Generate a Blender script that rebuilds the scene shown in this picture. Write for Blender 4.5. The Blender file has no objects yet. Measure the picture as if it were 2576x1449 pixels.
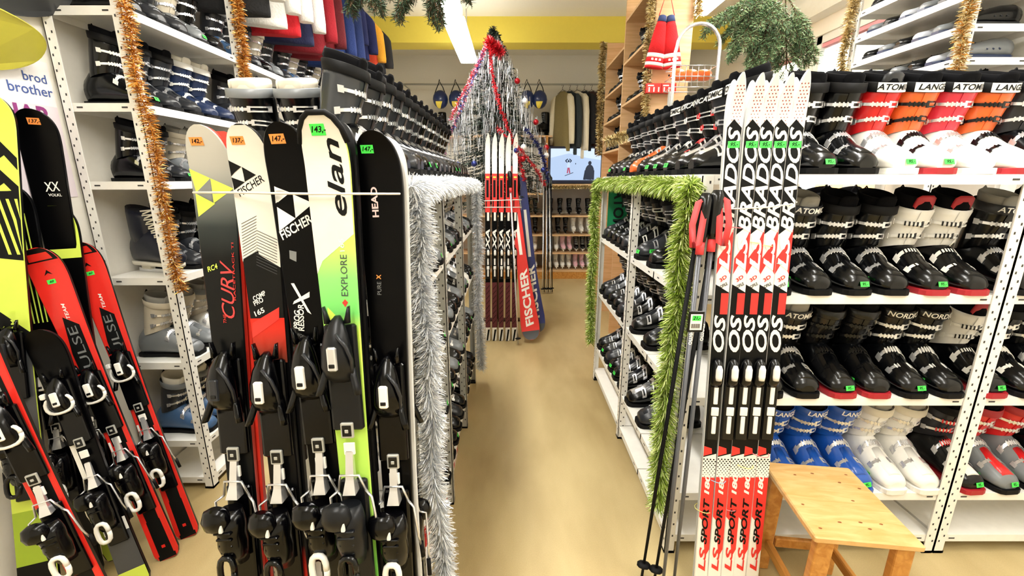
import bpy, math, random
from mathutils import Vector, Matrix
R = random.Random(7)
S = bpy.context.scene
C = S.collection
PI = math.pi
# ---------------------------------------------------------------- camera
F = 1095.0
PITCH = math.radians(14.05)
EYE = 1.47
cam_d = bpy.data.cameras.new('camera')
cam = bpy.data.objects.new('camera', cam_d)
C.objects.link(cam)
cam.location = (0, 0, EYE)
cam.rotation_euler = (PI/2 - PITCH, 0, 0)
cam_d.sensor_width = 36
cam_d.lens = 36 * F / 2576
cam_d.clip_start = 0.02
S.camera = cam
S.view_settings.view_transform = 'Standard'
S.view_settings.look = 'None'
S.view_settings.gamma = 1
S.view_settings.use_curve_mapping = False
S.view_settings.exposure = 0.3
# ---------------------------------------------------------------- world: overcast daylight outside the windows
W = bpy.data.worlds.new('world'); S.world = W
W.use_nodes = True
nt = W.node_tree
bg = nt.nodes['Background']
sky = nt.nodes.new('ShaderNodeTexSky')
sky.sky_type = 'NISHITA'; sky.sun_disc = False; sky.sun_elevation = math.radians(35); sky.air_density = 2; sky.dust_density = 4
nt.links.new(sky.outputs[0], bg.inputs[0])
bg.inputs[1].default_value = 2.5
# ---------------------------------------------------------------- ceiling fluorescent lamps (positions used by the fixtures too)
LAMPZ = 2.72
LAMPS = [(-0.48, 4.66, 1.34), (-0.48, 3.2, 1.34), (-0.48, 1.5, 1.34), (-0.48, -0.1, 1.34), (1.45, 3.2, 1.34), (1.45, 1.2, 1.34), (1.45, -0.5, 1.34)]
for k, (lx, ly, ll) in enumerate(LAMPS):
    ld = bpy.data.lights.new('tube_light', 'AREA')
    ld.shape = 'RECTANGLE'; ld.size = 0.15; ld.size_y = ll - 0.04
    ld.energy = 17
    ld.color = (1.0, 0.985, 0.965)
    lo = bpy.data.objects.new('tube_light', ld); C.objects.link(lo)
    lo.location = (lx, ly, (LAMPZ if ll > 1 else 3.112) - 0.012)

# ================================================================ materials
def lin(c):
    c = c / 255.0
    return c / 12.92 if c <= 0.04045 else ((c + 0.055) / 1.055) ** 2.4
MC = {}
def M(name, rgb, rough=0.5, metal=0.0, emit=0.0, var=0.06, coat=0.0, bump=0.0, scale=30.0, trans=0.0, spec=0.5):
    if name in MC: return MC[name]
    m = bpy.data.materials.new(name); m.use_nodes = True
    n = m.node_tree; b = n.nodes['Principled BSDF']
    col = tuple(lin(x) for x in rgb) + (1,)
    b.inputs['Roughness'].default_value = rough
    b.inputs['Metallic'].default_value = metal
    b.inputs['Coat Weight'].default_value = coat; b.inputs['Specular IOR Level'].default_value = spec
    if trans: b.inputs['Transmission Weight'].default_value = trans
    tc = n.nodes.new('ShaderNodeTexCoord'); nz = n.nodes.new('ShaderNodeTexNoise')
    nz.inputs['Scale'].default_value = scale; nz.inputs['Detail'].default_value = 3
    n.links.new(tc.outputs['Object'], nz.inputs['Vector'])
    mx = n.nodes.new('ShaderNodeMixRGB'); mx.blend_type = 'MIX'
    mx.inputs[1].default_value = tuple(c * (1 - var) for c in col[:3]) + (1,)
    mx.inputs[2].default_value = tuple(min(1, c * (1 + var)) for c in col[:3]) + (1,)
    n.links.new(nz.outputs['Fac'], mx.inputs[0]); n.links.new(mx.outputs[0], b.inputs['Base Color'])
    if bump:
        bp = n.nodes.new('ShaderNodeBump'); bp.inputs['Strength'].default_value = bump; bp.inputs['Distance'].default_value = 0.01
        n.links.new(nz.outputs['Fac'], bp.inputs['Height']); n.links.new(bp.outputs[0], b.inputs['Normal'])
    if emit:
        for q in (1, 2): mx.inputs[q].default_value = tuple(c * .06 for c in col[:3]) + (1,)
        b.inputs['Emission Color'].default_value = col; b.inputs['Emission Strength'].default_value = emit
    MC[name] = m
    return m
def grad(name, stops, rough=0.3, axis='Z', coat=0.3):
    """a printed colour blend along the ski's own length: stops = [(metres, rgb), ...]"""
    m = bpy.data.materials.new(name); m.use_nodes = True
    n = m.node_tree; b = n.nodes['Principled BSDF']
    b.inputs['Roughness'].default_value = rough; b.inputs['Coat Weight'].default_value = 0; b.inputs['Specular IOR Level'].default_value = .2
    tc = n.nodes.new('ShaderNodeTexCoord'); sp = n.nodes.new('ShaderNodeSeparateXYZ'); mr = n.nodes.new('ShaderNodeMapRange')
    cr = n.nodes.new('ShaderNodeValToRGB')
    a, z = stops[0][0], stops[-1][0]
    mr.inputs['From Min'].default_value = a; mr.inputs['From Max'].default_value = z
    n.links.new(tc.outputs['Object'], sp.inputs[0]); n.links.new(sp.outputs[axis], mr.inputs['Value'])
    n.links.new(mr.outputs[0], cr.inputs[0]); n.links.new(cr.outputs[0], b.inputs['Base Color'])
    while len(cr.color_ramp.elements) < len(stops): cr.color_ramp.elements.new(0.5)
    for e, (p, c) in zip(cr.color_ramp.elements, stops):
        e.position = (p - a) / (z - a); e.color = tuple(lin(x) for x in c) + (1,)
    return m
def wood(name, c1, c2, scale=6, rough=0.45, stretch=(1, 12, 12)):
    if name in MC: return MC[name]
    m = bpy.data.materials.new(name); m.use_nodes = True
    n = m.node_tree; b = n.nodes['Principled BSDF']; b.inputs['Roughness'].default_value = rough
    tc = n.nodes.new('ShaderNodeTexCoord'); mp = n.nodes.new('ShaderNodeMapping'); mp.inputs['Scale'].default_value = stretch
    nz = n.nodes.new('ShaderNodeTexNoise'); nz.inputs['Scale'].default_value = scale; nz.inputs['Detail'].default_value = 8; nz.inputs['Distortion'].default_value = 0.6
    cr = n.nodes.new('ShaderNodeValToRGB')
    cr.color_ramp.elements[0].position = 0.35; cr.color_ramp.elements[1].position = 0.65
    cr.color_ramp.elements[0].color = tuple(lin(x) for x in c1) + (1,); cr.color_ramp.elements[1].color = tuple(lin(x) for x in c2) + (1,)
    n.links.new(tc.outputs['Object'], mp.inputs[0]); n.links.new(mp.outputs[0], nz.inputs['Vector'])
    n.links.new(nz.outputs['Fac'], cr.inputs[0]); n.links.new(cr.outputs[0], b.inputs['Base Color'])
    MC[name] = m
    return m
BLACK = M('black plastic', (5, 6, 8), 0.22, spec=.4)
BLACKM = M('matt black rubber', (6, 6, 8), 0.6, spec=.2)
DARKG = M('charcoal plastic', (38, 40, 45), 0.3, spec=.4)
GREY = M('grey plastic', (120, 124, 128), 0.35)
SILVER = M('polished metal', (225, 226, 230), 0.25, 0.75)
STEEL = M('galvanised steel', (178, 178, 172), 0.45, 0.3)
WHITE = M('white plastic', (240, 238, 232), 0.35)
SHELF = M('white enamelled sheet metal', (243, 241, 235), 0.4)
CREAM = M('cream fleece', (222, 216, 200), 0.9)
RED = M('red plastic', (222, 30, 34), 0.3, coat=0.3)
ORANGE = M('orange plastic', (238, 108, 44), 0.3, coat=0.3)
PINK = M('raspberry plastic', (222, 50, 74), 0.3, coat=0.3)
BLUE = M('blue plastic', (24, 84, 178), 0.32, coat=0.3)
NAVY = M('navy plastic', (28, 44, 78), 0.35)
LIME = M('lime print', (206, 226, 84), 0.4)
FELT = M('black felt liner', (9, 9, 12), 0.9, spec=.1)
GFELT = M('grey felt liner', (150, 148, 142), 0.9)
TAGG = M('green price sticker', (70, 232, 84), 0.6)
TAGO = M('orange price sticker', (250, 150, 70), 0.6)
INK = M('black ink', (4, 5, 5), 0.5, spec=.2)
SLOT = M('slot shadow hole', (64, 62, 60), 0.8)
WOODL = wood('light chipboard veneer', (212, 170, 122), (228, 190, 146), 4)
PINE = wood('varnished pine', (178, 116, 46), (206, 148, 74), 5, 0.35, (8, 1, 8))

# ================================================================ mesh helpers
class MB:
    def __init__(s): s.v = []; s.f = []; s.m = []; s.sm = []
    def add(s, vs, fs, m=0, smooth=False):
        o = len(s.v); s.v += [tuple(p) for p in vs]
        for f in fs: s.f.append([i + o for i in f]); s.m.append(m); s.sm.append(smooth)
    def box(s, x0, x1, y0, y1, z0, z1, m=0, T=None):
        vs = [(x, y, z) for x in (x0, x1) for y in (y0, y1) for z in (z0, z1)]
        if T: vs = [T @ Vector(p) for p in vs]
        s.add(vs, [(0, 1, 3, 2), (4, 6, 7, 5), (0, 4, 5, 1), (2, 3, 7, 6), (0, 2, 6, 4), (1, 5, 7, 3)], m)
    def rbox(s, x0, x1, y0, y1, z0, z1, r=0.004, m=0, T=None):
        """box with chamfered long edges on all sides (rounded superellipse rings along z)"""
        cx, cy, hx, hy = (x0+x1)/2, (y0+y1)/2, (x1-x0)/2, (y1-y0)/2
        rings = []
        for z, k in ((z0, r), (z0 + r, 0), (z1 - r, 0), (z1, r)):
            a, b = hx - k, hy - k
            rr = min(r * 1.5, a * .9, b * .9)
            ring = []
            for qx, qy, st in ((1, 1, 0), (-1, 1, 1), (-1, -1, 2), (1, -1, 3)):
                for j in range(3):
                    an = (st + j / 2) * PI / 2
                    ring.append(Vector((cx + qx * (a - rr) + rr * math.cos(an), cy + qy * (b - rr) + rr * math.sin(an), z)))
            rings.append(ring)
        s.loft(rings, m, True, True, False, T)
    def loft(s, rings, m=0, cap0=True, cap1=True, smooth=True, T=None, closed=True):
        n = len(rings[0]); vs = [p for r in rings for p in r]
        if T: vs = [T @ Vector(p) for p in vs]
        fs = []
        for i in range(len(rings) - 1):
            for j in range(n if closed else n - 1):
                k = (j + 1) % n
                fs.append((i*n + j, i*n + k, (i+1)*n + k, (i+1)*n + j))
        s.add(vs, fs, m, smooth)
        o = len(s.v) - len(vs)
        if cap0: s.f.append([o + j for j in reversed(range(n))]); s.m.append(m); s.sm.append(False)
        if cap1: s.f.append([o + (len(rings)-1)*n + j for j in range(n)]); s.m.append(m); s.sm.append(False)
    def tube(s, pts, r, n=6, m=0, cap=True):
        pts = [Vector(p) for p in pts]; rings = []
        rr = r if isinstance(r, (list, tuple)) else [r] * len(pts)
        prev = None
        for i, p in enumerate(pts):
            d = (pts[min(i+1, len(pts)-1)] - pts[max(i-1, 0)]).normalized()
            u = prev - d * prev.dot(d) if prev is not None else d.orthogonal()
            if u.length < 1e-5: u = d.orthogonal()
            u.normalize(); prev = u; w = d.cross(u)
            rings.append([p + (u * math.cos(2*PI*k/n) + w * math.sin(2*PI*k/n)) * rr[i] for k in range(n)])
        s.loft(rings, m, cap, cap)
    def mesh(s, name, mats):
        me = bpy.data.meshes.new(name); me.from_pydata(s.v, [], s.f)
        for a in (mats if isinstance(mats, (list, tuple)) else [mats]): me.materials.append(a)
        me.polygons.foreach_set('material_index', s.m); me.polygons.foreach_set('use_smooth', s.sm)
        me.validate(); me.update(); return me
    def build(s, name, mats, parent=None, loc=None):
        return link(name, s.mesh(name, mats), parent, loc)
def link(name, me, parent=None, loc=None, rot=None):
    o = bpy.data.objects.new(name, me); C.objects.link(o)
    if parent: o.parent = parent
    if loc: o.location = loc
    if rot: o.rotation_euler = rot
    return o
def tag(o, label, cat, group=None, kind=None):
    if label: o['label'] = label
    if cat: o['category'] = cat
    if group: o['group'] = group
    if kind: o['kind'] = kind
    return o
def thing(name, label, cat, loc=(0, 0, 0), rz=0, group=None, scale=1):
    o = bpy.data.objects.new(name, None); C.objects.link(o); o.location = loc; o.rotation_euler = (0, 0, rz)
    o.empty_display_size = .05; o.scale = (scale,) * 3
    return tag(o, label, cat, group)
def struct(name, mb, mats):
    o = mb.build(name, mats); o['kind'] = 'structure'; return o
def axis_place(o, base, top, face=(0, -1, 0)):
    """local +Z from base towards top, local -Y towards face"""
    z = (Vector(top) - Vector(base)).normalized(); f = Vector(face)
    y = -(f - z * f.dot(z)).normalized(); x = y.cross(z)
    m = Matrix((x, y, z)).transposed().to_4x4(); m.translation = Vector(base); o.matrix_world = m
def px(x, y, depth):
    """point seen at photo pixel (x, y) at world distance Y = depth"""
    u, v = (x - 1288) / F, (724 - y) / F
    dy = math.cos(PITCH) + v * math.sin(PITCH); dz = -math.sin(PITCH) + v * math.cos(PITCH)
    t = depth / dy
    return Vector((u * t, depth, EYE + dz * t))
TX = {}
def text_geo(s, size=1.0, shear=0.0, bold=0.0, ext=0.0, sp=1.0):
    k = (s, shear, bold, sp)
    if k not in TX:
        cu = bpy.data.curves.new('t', 'FONT'); cu.body = s; cu.size = 1; cu.shear = shear; cu.offset = bold; cu.space_character = sp
        cu.align_x = 'CENTER'; cu.align_y = 'CENTER'; cu.resolution_u = 3
        ob = bpy.data.objects.new('t', cu); C.objects.link(ob)
        dg = bpy.context.evaluated_depsgraph_get(); dg.update()
        me = bpy.data.meshes.new_from_object(ob.evaluated_get(dg))
        TX[k] = ([v.co.copy() for v in me.vertices], [list(p.vertices) for p in me.polygons])
        bpy.data.objects.remove(ob); bpy.data.curves.remove(cu); bpy.data.meshes.remove(me)
    return TX[k]
def add_text(mb, s, fn, size, m=0, shear=0, bold=0, rot=0, sx=1.0, sp=1.0):
    """writes text through fn(a, b) -> point; a to the right, b up, rotated by rot"""
    vs, fs = text_geo(s, 1, shear, bold, 0, sp); c, q = math.cos(rot), math.sin(rot)
    out = []
    for p in vs:
        a, b = p.x * size * sx, p.y * size
        out.append(fn(a * c - b * q, a * q + b * c))
    mb.add(out, fs, m)

# ================================================================ the room
XL, XR, YB, YN, ZC = -1.78, 2.5, 6.9, -2.2, 3.2
wallm = M('off-white wall paint', (234, 230, 220), 0.85, bump=0.05, scale=60, var=0.03)
ceilm = M('white ceiling paint', (236, 232, 220), 0.9, var=0.02)
yelm = M('yellow beam paint', (228, 208, 84), 0.6, var=0.03)
def floor_mat():
    m = bpy.data.materials.new('tan linoleum'); m.use_nodes = True
    n = m.node_tree; b = n.nodes['Principled BSDF']; b.inputs['Roughness'].default_value = 0.38
    tc = n.nodes.new('ShaderNodeTexCoord')
    n1 = n.nodes.new('ShaderNodeTexNoise'); n1.inputs['Scale'].default_value = 1.6; n1.inputs['Detail'].default_value = 5
    n2 = n.nodes.new('ShaderNodeTexNoise'); n2.inputs['Scale'].default_value = 220; n2.inputs['Detail'].default_value = 2
    mp = n.nodes.new('ShaderNodeMapping'); mp.inputs['Scale'].default_value = (1, .35, 1)
    n.links.new(tc.outputs['Object'], mp.inputs[0]); n.links.new(mp.outputs[0], n1.inputs['Vector']); n.links.new(tc.outputs['Object'], n2.inputs['Vector'])
    cr = n.nodes.new('ShaderNodeValToRGB')
    cr.color_ramp.elements[0].color = tuple(lin(x) for x in (166, 144, 98)) + (1,); cr.color_ramp.elements[0].position = .38
    cr.color_ramp.elements[1].color = tuple(lin(x) for x in (204, 184, 136)) + (1,); cr.color_ramp.elements[1].position = .58
    mx = n.nodes.new('ShaderNodeMixRGB'); mx.blend_type = 'OVERLAY'; mx.inputs[0].default_value = .12
    n.links.new(n1.outputs['Fac'], cr.inputs[0]); n.links.new(cr.outputs[0], mx.inputs[1]); n.links.new(n2.outputs['Fac'], mx.inputs[2])
    n.links.new(mx.outputs[0], b.inputs['Base Color'])
    return m
b = MB(); b.box(XL, XR, YN, YB, -.1, 0); struct('floor', b, floor_mat())
b = MB(); b.box(XL, XR, YN, YB, ZC, ZC + .1); struct('ceiling', b, ceilm)
b = MB(); b.box(XL - .1, XL, YN, YB, 0, ZC); struct('wall_left', b, wallm)
b = MB(); b.box(XL - .1, XR + .1, YB, YB + .1, 0, ZC); struct('wall_back', b, wallm)
b = MB(); b.box(XL - .1, XR + .1, YN - .1, YN, 0, ZC); struct('wall_front', b, wallm)
# right wall with two window openings
WZ0, WZ1 = 1.25, 2.6
WIN = [(3.0, 3.98), (4.1, 5.0)]
b = MB()
b.box(XR, XR + .2, YN, YB, 0, WZ0); b.box(XR, XR + .2, YN, YB, WZ1, ZC)
ys = [YN] + [q for w in WIN for q in w] + [YB]
for a, c in zip(ys[::2], ys[1::2]): b.box(XR, XR + .2, a, c, WZ0, WZ1)
struct('wall_right', b, wallm)
framem = M('white window frame', (225, 228, 224), 0.4)
pinkm = M('pink window bar', (226, 150, 160), 0.5)
glassm = M('window glass', (255, 255, 255), 0.02, trans=1.0)
for i, (a, c) in enumerate(WIN):
    b = MB()
    for y0, y1, z0, z1 in ((a, a+.06, WZ0, WZ1), (c-.06, c, WZ0, WZ1), (a, c, WZ0, WZ0+.06), (a, c, WZ1-.06, WZ1)):
        b.box(XR + .02, XR + .09, y0, y1, z0, z1)
    b.box(XR + .03, XR + .08, a + .06, c - .06, WZ1 - .09, WZ1 - .062, 1)
    w = b.build('window_%d' % (i + 1), [framem, pinkm]); w['kind'] = 'structure'
    b = MB(); b.box(XR + .05, XR + .056, a + .05, c - .05, WZ0 + .05, WZ1 - .05); b.build('pane', glassm, w)
b = MB(); b.box(XL, XR, 5.35, 5.62, 2.94, ZC); struct('trim_1', b, yelm)
b = MB(); b.box(XR - .12, XR, 2.6, 5.3, WZ1 + .12, WZ1 + .26); b.box(XR - .05, XR, 2.6, 5.3, WZ1 + .30, WZ1 + .38); struct('trim_2', b, framem)
b = MB(); b.box(XL + .02, .05, YB - .05, YB, 2.3, 2.36); b.box(XL, XR, YB - .02, YB, 0, .1); struct('baseboard_back', b, framem)

# ceiling lamps
housing = M('white lamp housing', (238, 238, 234), 0.5)
tube_on = M('lit fluorescent diffuser', (255, 250, 235), 0.4, emit=16.0)
for k, (lx, ly, ll) in enumerate(LAMPS):
    where = ['over the aisle end, before the yellow beam', 'over the aisle, nearer than the brightest one', 'over the silver tinsel rack', 'behind the camera, left', 'hanging above the wooden boot shelf', 'above the green tinsel rack', 'behind the camera, right', 'between the yellow beam and back wall'][k]
    t = thing('ceiling_lamp', 'long white fluorescent ceiling lamp ' + where, 'ceiling lamp', (lx, ly, LAMPZ if ll > 1 else 3.112), group='fluorescent ceiling lamps')
    b = MB(); b.rbox(-.06, .06, -ll/2, ll/2, .05, .085, .01); b.build('housing', housing, t)
    b = MB(); b.rbox(-.09, .09, -ll/2 + .01, ll/2 - .01, 0, .05, .008); b.build('diffuser', tube_on, t)
    b = MB()
    for yy in (-ll*.35, ll*.35): b.tube([(0, yy, .08), (0, yy, ZC - (LAMPZ if ll > 1 else 3.112))], .006)
    b.build('suspension_rod', SILVER, t)

# ================================================================ slotted racks
def post_mesh(h, sx, sy, slots=True):
    b = MB(); w, th = .038, .003
    b.box(0, sx*w, 0, sy*th, 0, h) if sx > 0 else b.box(-w, 0, min(0, sy*th), max(0, sy*th), 0, h)
    b.box(min(0, sx*th), max(0, sx*th), min(0, sy*w), max(0, sy*w), 0, h)
    b.box(min(0, sx*.042), max(0, sx*.042), min(0, sy*.042), max(0, sy*.042), 0, .012, 2)
    e = .0007
    z = .06
    while slots and z < h - .03:
        for q, dz in ((.012, 0), (.027, .025)):
            # outer face facing -sy and outer face facing -sx
            y = -sy * e; x0, x1 = sorted((sx*(q-.003), sx*(q+.003)))
            b.add([(x0, y, z+dz-.0045), (x1, y, z+dz-.0045), (x1, y, z+dz+.0045), (x0, y, z+dz+.0045)], [(0, 1, 2, 3)], 1)
            x = -sx * e; y0, y1 = sorted((sy*(q-.003), sy*(q+.003)))
            b.add([(x, y0, z+dz-.0045), (x, y1, z+dz-.0045), (x, y1, z+dz+.0045), (x, y0, z+dz+.0045)], [(0, 1, 2, 3)], 1)
        z += .055
    return b
def shelf_part(parent, x0, x1, y0, y1, z, mat, lip=.032):
    b = MB(); e = .0008
    b.box(x0, x1, y0, y1, z - .004, z)
    for a, c, d, f in ((x0, x1, y0, y0+.003), (x0, x1, y1-.003, y1), (x0, x0+.003, y0, y1), (x1-.003, x1, y0, y1)):
        b.box(a, c, d, f, z - lip, z - .004)
    zz = z - lip * .5
    n = 2 if x1 - x0 < 1.5 else 4
    for k in range(n):
        xc = x0 + .06 + (x1 - x0 - .12) * k / (n - 1)
        for y in (y0 - e, y1 + e): b.add([(xc-.012, y, zz-.003), (xc+.012, y, zz-.003), (xc+.012, y, zz+.003), (xc-.012, y, zz+.003)], [(0, 1, 2, 3)], 1)
    for k in range(n):
        yc = y0 + .06 + (y1 - y0 - .12) * k / (n - 1)
        for x in (x0 - e, x1 + e): b.add([(x, yc-.012, zz-.003), (x, yc+.012, zz-.003), (x, yc+.012, zz+.003), (x, yc-.012, zz+.003)], [(0, 1, 2, 3)], 1)
    return b.build('shelf', [mat, SLOT], parent)
def rack(label, posts, shelves, h, mat=SHELF, postmat=None):
    xs = [p[0] for p in posts]; ys_ = [p[1] for p in posts]
    t = thing('shelving_rack', label, 'shelving rack', ((min(xs)+max(xs))/2, min(ys_), 0))
    ox, oy = t.location.x, t.location.y
    for p in posts:
        x, y, sx, sy = p[:4]; hh = p[4] if len(p) > 4 else h
        post_mesh(hh, sx, sy).build('post', [postmat or mat, SLOT, BLACKM], t, (x - ox, y - oy, 0))
    for x0, x1, y0, y1, z in shelves: shelf_part(t, x0 - ox, x1 - ox, y0 - oy, y1 - oy, z, mat)
    return t
# left wall rack
LW = [2.10, 1.76, 1.46, 1.055, .66, .26, .06]
LX0, LX1 = -1.765, -1.46
posts = [(LX0, 1.83, 1, 1, 2.7), (LX1, 1.83, -1, 1, 2.7), (LX1, 2.56, -1, 1, 2.7), (LX1, 3.30, -1, 1, 2.13), (LX0, 4.04, 1, -1, 2.13), (LX1, 4.04, -1, -1, 2.13), (LX1, 4.8, -1, -1, 2.13)]
sh = []
for z in LW:
    for a, c in ((1.835, 2.555), (2.565, 3.295), (3.305, 4.035)) + (((4.045, 4.8),) if z > 2 else ()):
        sh.append((LX0 + .004, LX1 - .004, a, c, z))
    if z < 2: pass
sh.append((LX0 + .004, LX1 - .004, 1.835, 2.555, 2.48)); sh.append((LX0 + .004, LX1 - .004, 2.565, 3.295, 2.48)) if False else None
rack('tall white slotted rack of boots along the left wall', posts, sh, 2.7)
# island rack with silver tinsel
IX0, IX1, IY0, IY1 = -.755, -.27, 1.08, 3.0
IZ = [1.48, 1.155, .835, .53, .20]
mids = [1.72, 2.36]
posts = [(IX0, IY0, 1, 1), (IX1, IY0, -1, 1), (IX0, IY1, 1, -1), (IX1, IY1, -1, -1)] + [(IX1, m, -1, 1) for m in mids] + [(IX0, m, 1, 1) for m in mids]
sh = []
for z in IZ:
    for a, c in ((IY0 + .005, mids[0] - .003), (mids[0] + .003, mids[1] - .003), (mids[1] + .003, IY1 - .004)):
        sh.append((IX0 + .005, IX1 - .005, a, c, z))
rack('white slotted rack behind the five alpine skis, edged with silver tinsel', posts, sh, 1.476, SHELF, STEEL)
# right island: aisle side and camera side
RZ = [1.485, 1.08, .69, .28, .085]
RX0, RX1, RY0 = .615, 1.70, 1.45
posts = [(RX0, RY0, 1, 1), (RX1, RY0, -1, 1), (RX0, 2.25, 1, 1), (RX1, 2.25, -1, -1), (RX0, 3.05, 1, -1), (1.03, 3.05, -1, -1), (RX1 + .003, RY0, 1, 1), (2.44, RY0, -1, 1), (2.44, 2.2, -1, -1)]
sh = []
for z in RZ:
    sh.append((RX0 + .005, RX1 - .005, RY0 + .005, 1.86, z))
    sh.append((RX0 + .005, 1.03, 1.868, 2.245, z)); sh.append((RX0 + .005, 1.03, 2.255, 3.045, z))
    sh.append((RX1 + .008, 2.435, RY0 + .005, 1.86, z))
    if z < 1.4: sh.append((1.05, RX1 - .005, 1.868, 2.245, z))
rack('white slotted rack behind the stool and cross-country skis, edged with green tinsel', posts, sh, 1.481)
# tall shoe rack at right, by the window
UX0, UX1, UY0, UY1 = 2.08, 2.44, 2.22, 2.96
UZ = [1.75, 2.02, 2.16, 2.30, 2.44, 2.62]
posts = [(UX0, UY0, 1, 1), (UX1, UY0, -1, 1), (UX0, UY1, 1, -1), (UX1, UY1, -1, -1)]
rack('tall white shoe rack beside the window, gold tinsel on its posts', posts, [(UX0 + .004, UX1 - .004, UY0 + .004, UY1 - .004, z) for z in UZ], 2.9)

# ================================================================ ski boots
def shell_ring(y, hw, zt, zb, n=18, k=2.6, grow=1.0):
    cz, hz = (zt + zb) / 2, (zt - zb) / 2; out = []
    for i in range(n):
        a = 2 * PI * i / n; c, s_ = math.cos(a), math.sin(a)
        q = (abs(c) ** k + abs(s_) ** k) ** (-1 / k)
        taper = 1 - .22 * max(0, s_)
        out.append(Vector((hw * q * c * taper * grow, y, cz + hz * q * s_ * grow)))
    return out
ST = [(-.168, .020, .048), (-.163, .036, .060), (-.148, .045, .072), (-.12, .050, .084), (-.085, .050, .098), (-.05, .048, .122), (-.02, .047, .148), (.02, .047, .172), (.06, .046, .178), (.095, .044, .165), (.125, .038, .13), (.138, .022, .09)]
def st_at(y):
    for (a, b_) in zip(ST, ST[1:]):
        if a[0] <= y <= b_[0]:
            t = (y - a[0]) / (b_[0] - a[0]); return a[1] + (b_[1] - a[1]) * t, a[2] + (b_[2] - a[2]) * t
    return ST[0][1:]
def cuff_pt(h, a, grow=1.0, dz=0):
    """h 0..1 up the cuff; a angle, -PI/2 is the front"""
    zc = .135 + .165 * h; yc = .048 - .045 * h
    hx, hy = .047 + .009 * h, .060 + .004 * h
    c, s_ = math.cos(a), math.sin(a)
    back = s_ * .018 * (h if h > .5 else -1 + 2*h + .0)
    return Vector((hx * grow * c, yc + hy * grow * s_, zc + back + dz))
def boot_meshes(kd):
    """list of (part name, mesh, part label)"""
    P = []
    b = MB(); b.loft([shell_ring(y, w, zt, .014) for y, w, zt in ST])
    # ridge along the toe and side rib
    b.loft([shell_ring(y, st_at(y)[0] * .55, st_at(y)[1] + .006, .05, 12) for y in (-.15, -.12, -.09, -.05)], 1)
    P.append(('shell', b.mesh('shell', [kd['shell'], kd.get('inlay', kd['shell'])]), None))
    b = MB(); out = []
    for y, w, zt in [(-.178, .022, 0), (-.172, .036, 0), (-.155, .045, 0), (-.12, .048, 0), (-.06, .046, 0), (0, .040, 0), (.06, .042, 0), (.11, .042, 0), (.14, .034, 0), (.148, .02, 0)]:
        out.append((y, w))
    def slab(z, g): return [Vector((w * g, y, z)) for y, w in out] + [Vector((-w * g, y, z)) for y, w in reversed(out)]
    b.loft([slab(0, .97), slab(.003, 1), slab(.018, 1), slab(.020, .97)], 0, True, True, False)
    P.append(('sole', b.mesh('sole', kd['sole']), None))
    n = 22
    b = MB(); rings = []
    for h in (0, .12, .35, .6, .85, 1.0): rings.append([cuff_pt(h, 2*PI*i/n) for i in range(n)])
    rings.append([cuff_pt(1.0, 2*PI*i/n, .93) for i in range(n)]); rings.append([cuff_pt(.6, 2*PI*i/n, .90) for i in range(n)])
    b.loft(rings, 0, False, False)
    # overlap flap down the front
    fl = []
    for h in (.02, .35, .7, .97): fl.append([cuff_pt(h, a, 1.035) for a in [(-PI/2) + q for q in (-.25, 0, .3, .6, .8)]])
    b.loft(fl, 1, False, False, True, None, False)
    P.append(('cuff', b.mesh('cuff', [kd['cuff'], kd.get('flap', kd['cuff'])]), None))
    b = MB(); rings = []
    for h, g in ((.75, .86), (1.0, .88), (1.17, .92), (1.25, .90), (1.27, .82), (1.2, .72), (.9, .66), (.4, .6)):
        rings.append([cuff_pt(min(h, 1.0), 2*PI*i/n, g, (h - min(h, 1)) * .165) for i in range(n)])
    b.loft(rings, 0, False, True)
    tr = []
    for z, y, w, t in ((.20, -.012, .026, .012), (.27, -.034, .030, .012), (.305, -.044, .032, .010), (.325, -.050, .030, .008), (.334, -.053, .018, .005)):
        tr.append([Vector((w * math.cos(q), y + t * math.sin(q), z)) for q in [2*PI*i/10 for i in range(10)]])
    b.loft(tr, 1)
    P.append(('liner', b.mesh('liner', [kd['liner'], kd.get('tongue', kd['liner'])]), None))
    # loop at the back
    b = MB(); b.tube([(-.012, .055, .31), (-.014, .062, .345), (0, .060, .368), (.014, .062, .345), (.012, .055, .31)], .0035, 5)
    P.append(('pull_loop', b.mesh('pull_loop', kd.get('loop', BLACKM)), None))
    # power strap
    if kd.get('strap'):
        b = MB(); r0 = []
        for dz, g in ((-.016, 1.05), (-.014, 1.075), (.014, 1.085), (.016, 1.05)): r0.append([cuff_pt(1.0, 2*PI*i/n, g, dz) for i in range(n)])
        b.loft(r0, 0, False, False)
        tp = kd.get('plate')
        if tp:
            r1 = []
            for dz in (-.015, .015): r1.append([cuff_pt(1.0, -PI/2 + q, 1.105, dz) for q in (-.75, -.45, -.15, .15, .45, .75)])
            b.loft(r1, 1, False, False, False, None, False)
        if kd.get('word'):
            add_text(b, kd['word'], lambda a_, b_: cuff_pt(1.0, -PI/2 + a_ / .062, 1.125, b_), .026, 2, .25, .02, 0, .95)
        P.append(('power_strap', b.mesh('power_strap', [kd['strap'], tp or kd['strap'], kd.get('ink', WHITE)]), None))
    # buckles
    bm_, lev = kd['buckle'], kd.get('lever', kd['buckle'])
    def arc_strip(b, fn, a0, a1, w0, w1, m, k=7):
        r = []
        for i in range(k):
            a = a0 + (a1 - a0) * i / (k - 1)
            r.append([fn(a, w0, 0), fn(a, w1, 0), fn(a, w1, 1), fn(a, w0, 1)])
        b.loft(r, m, True, True, False)
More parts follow.
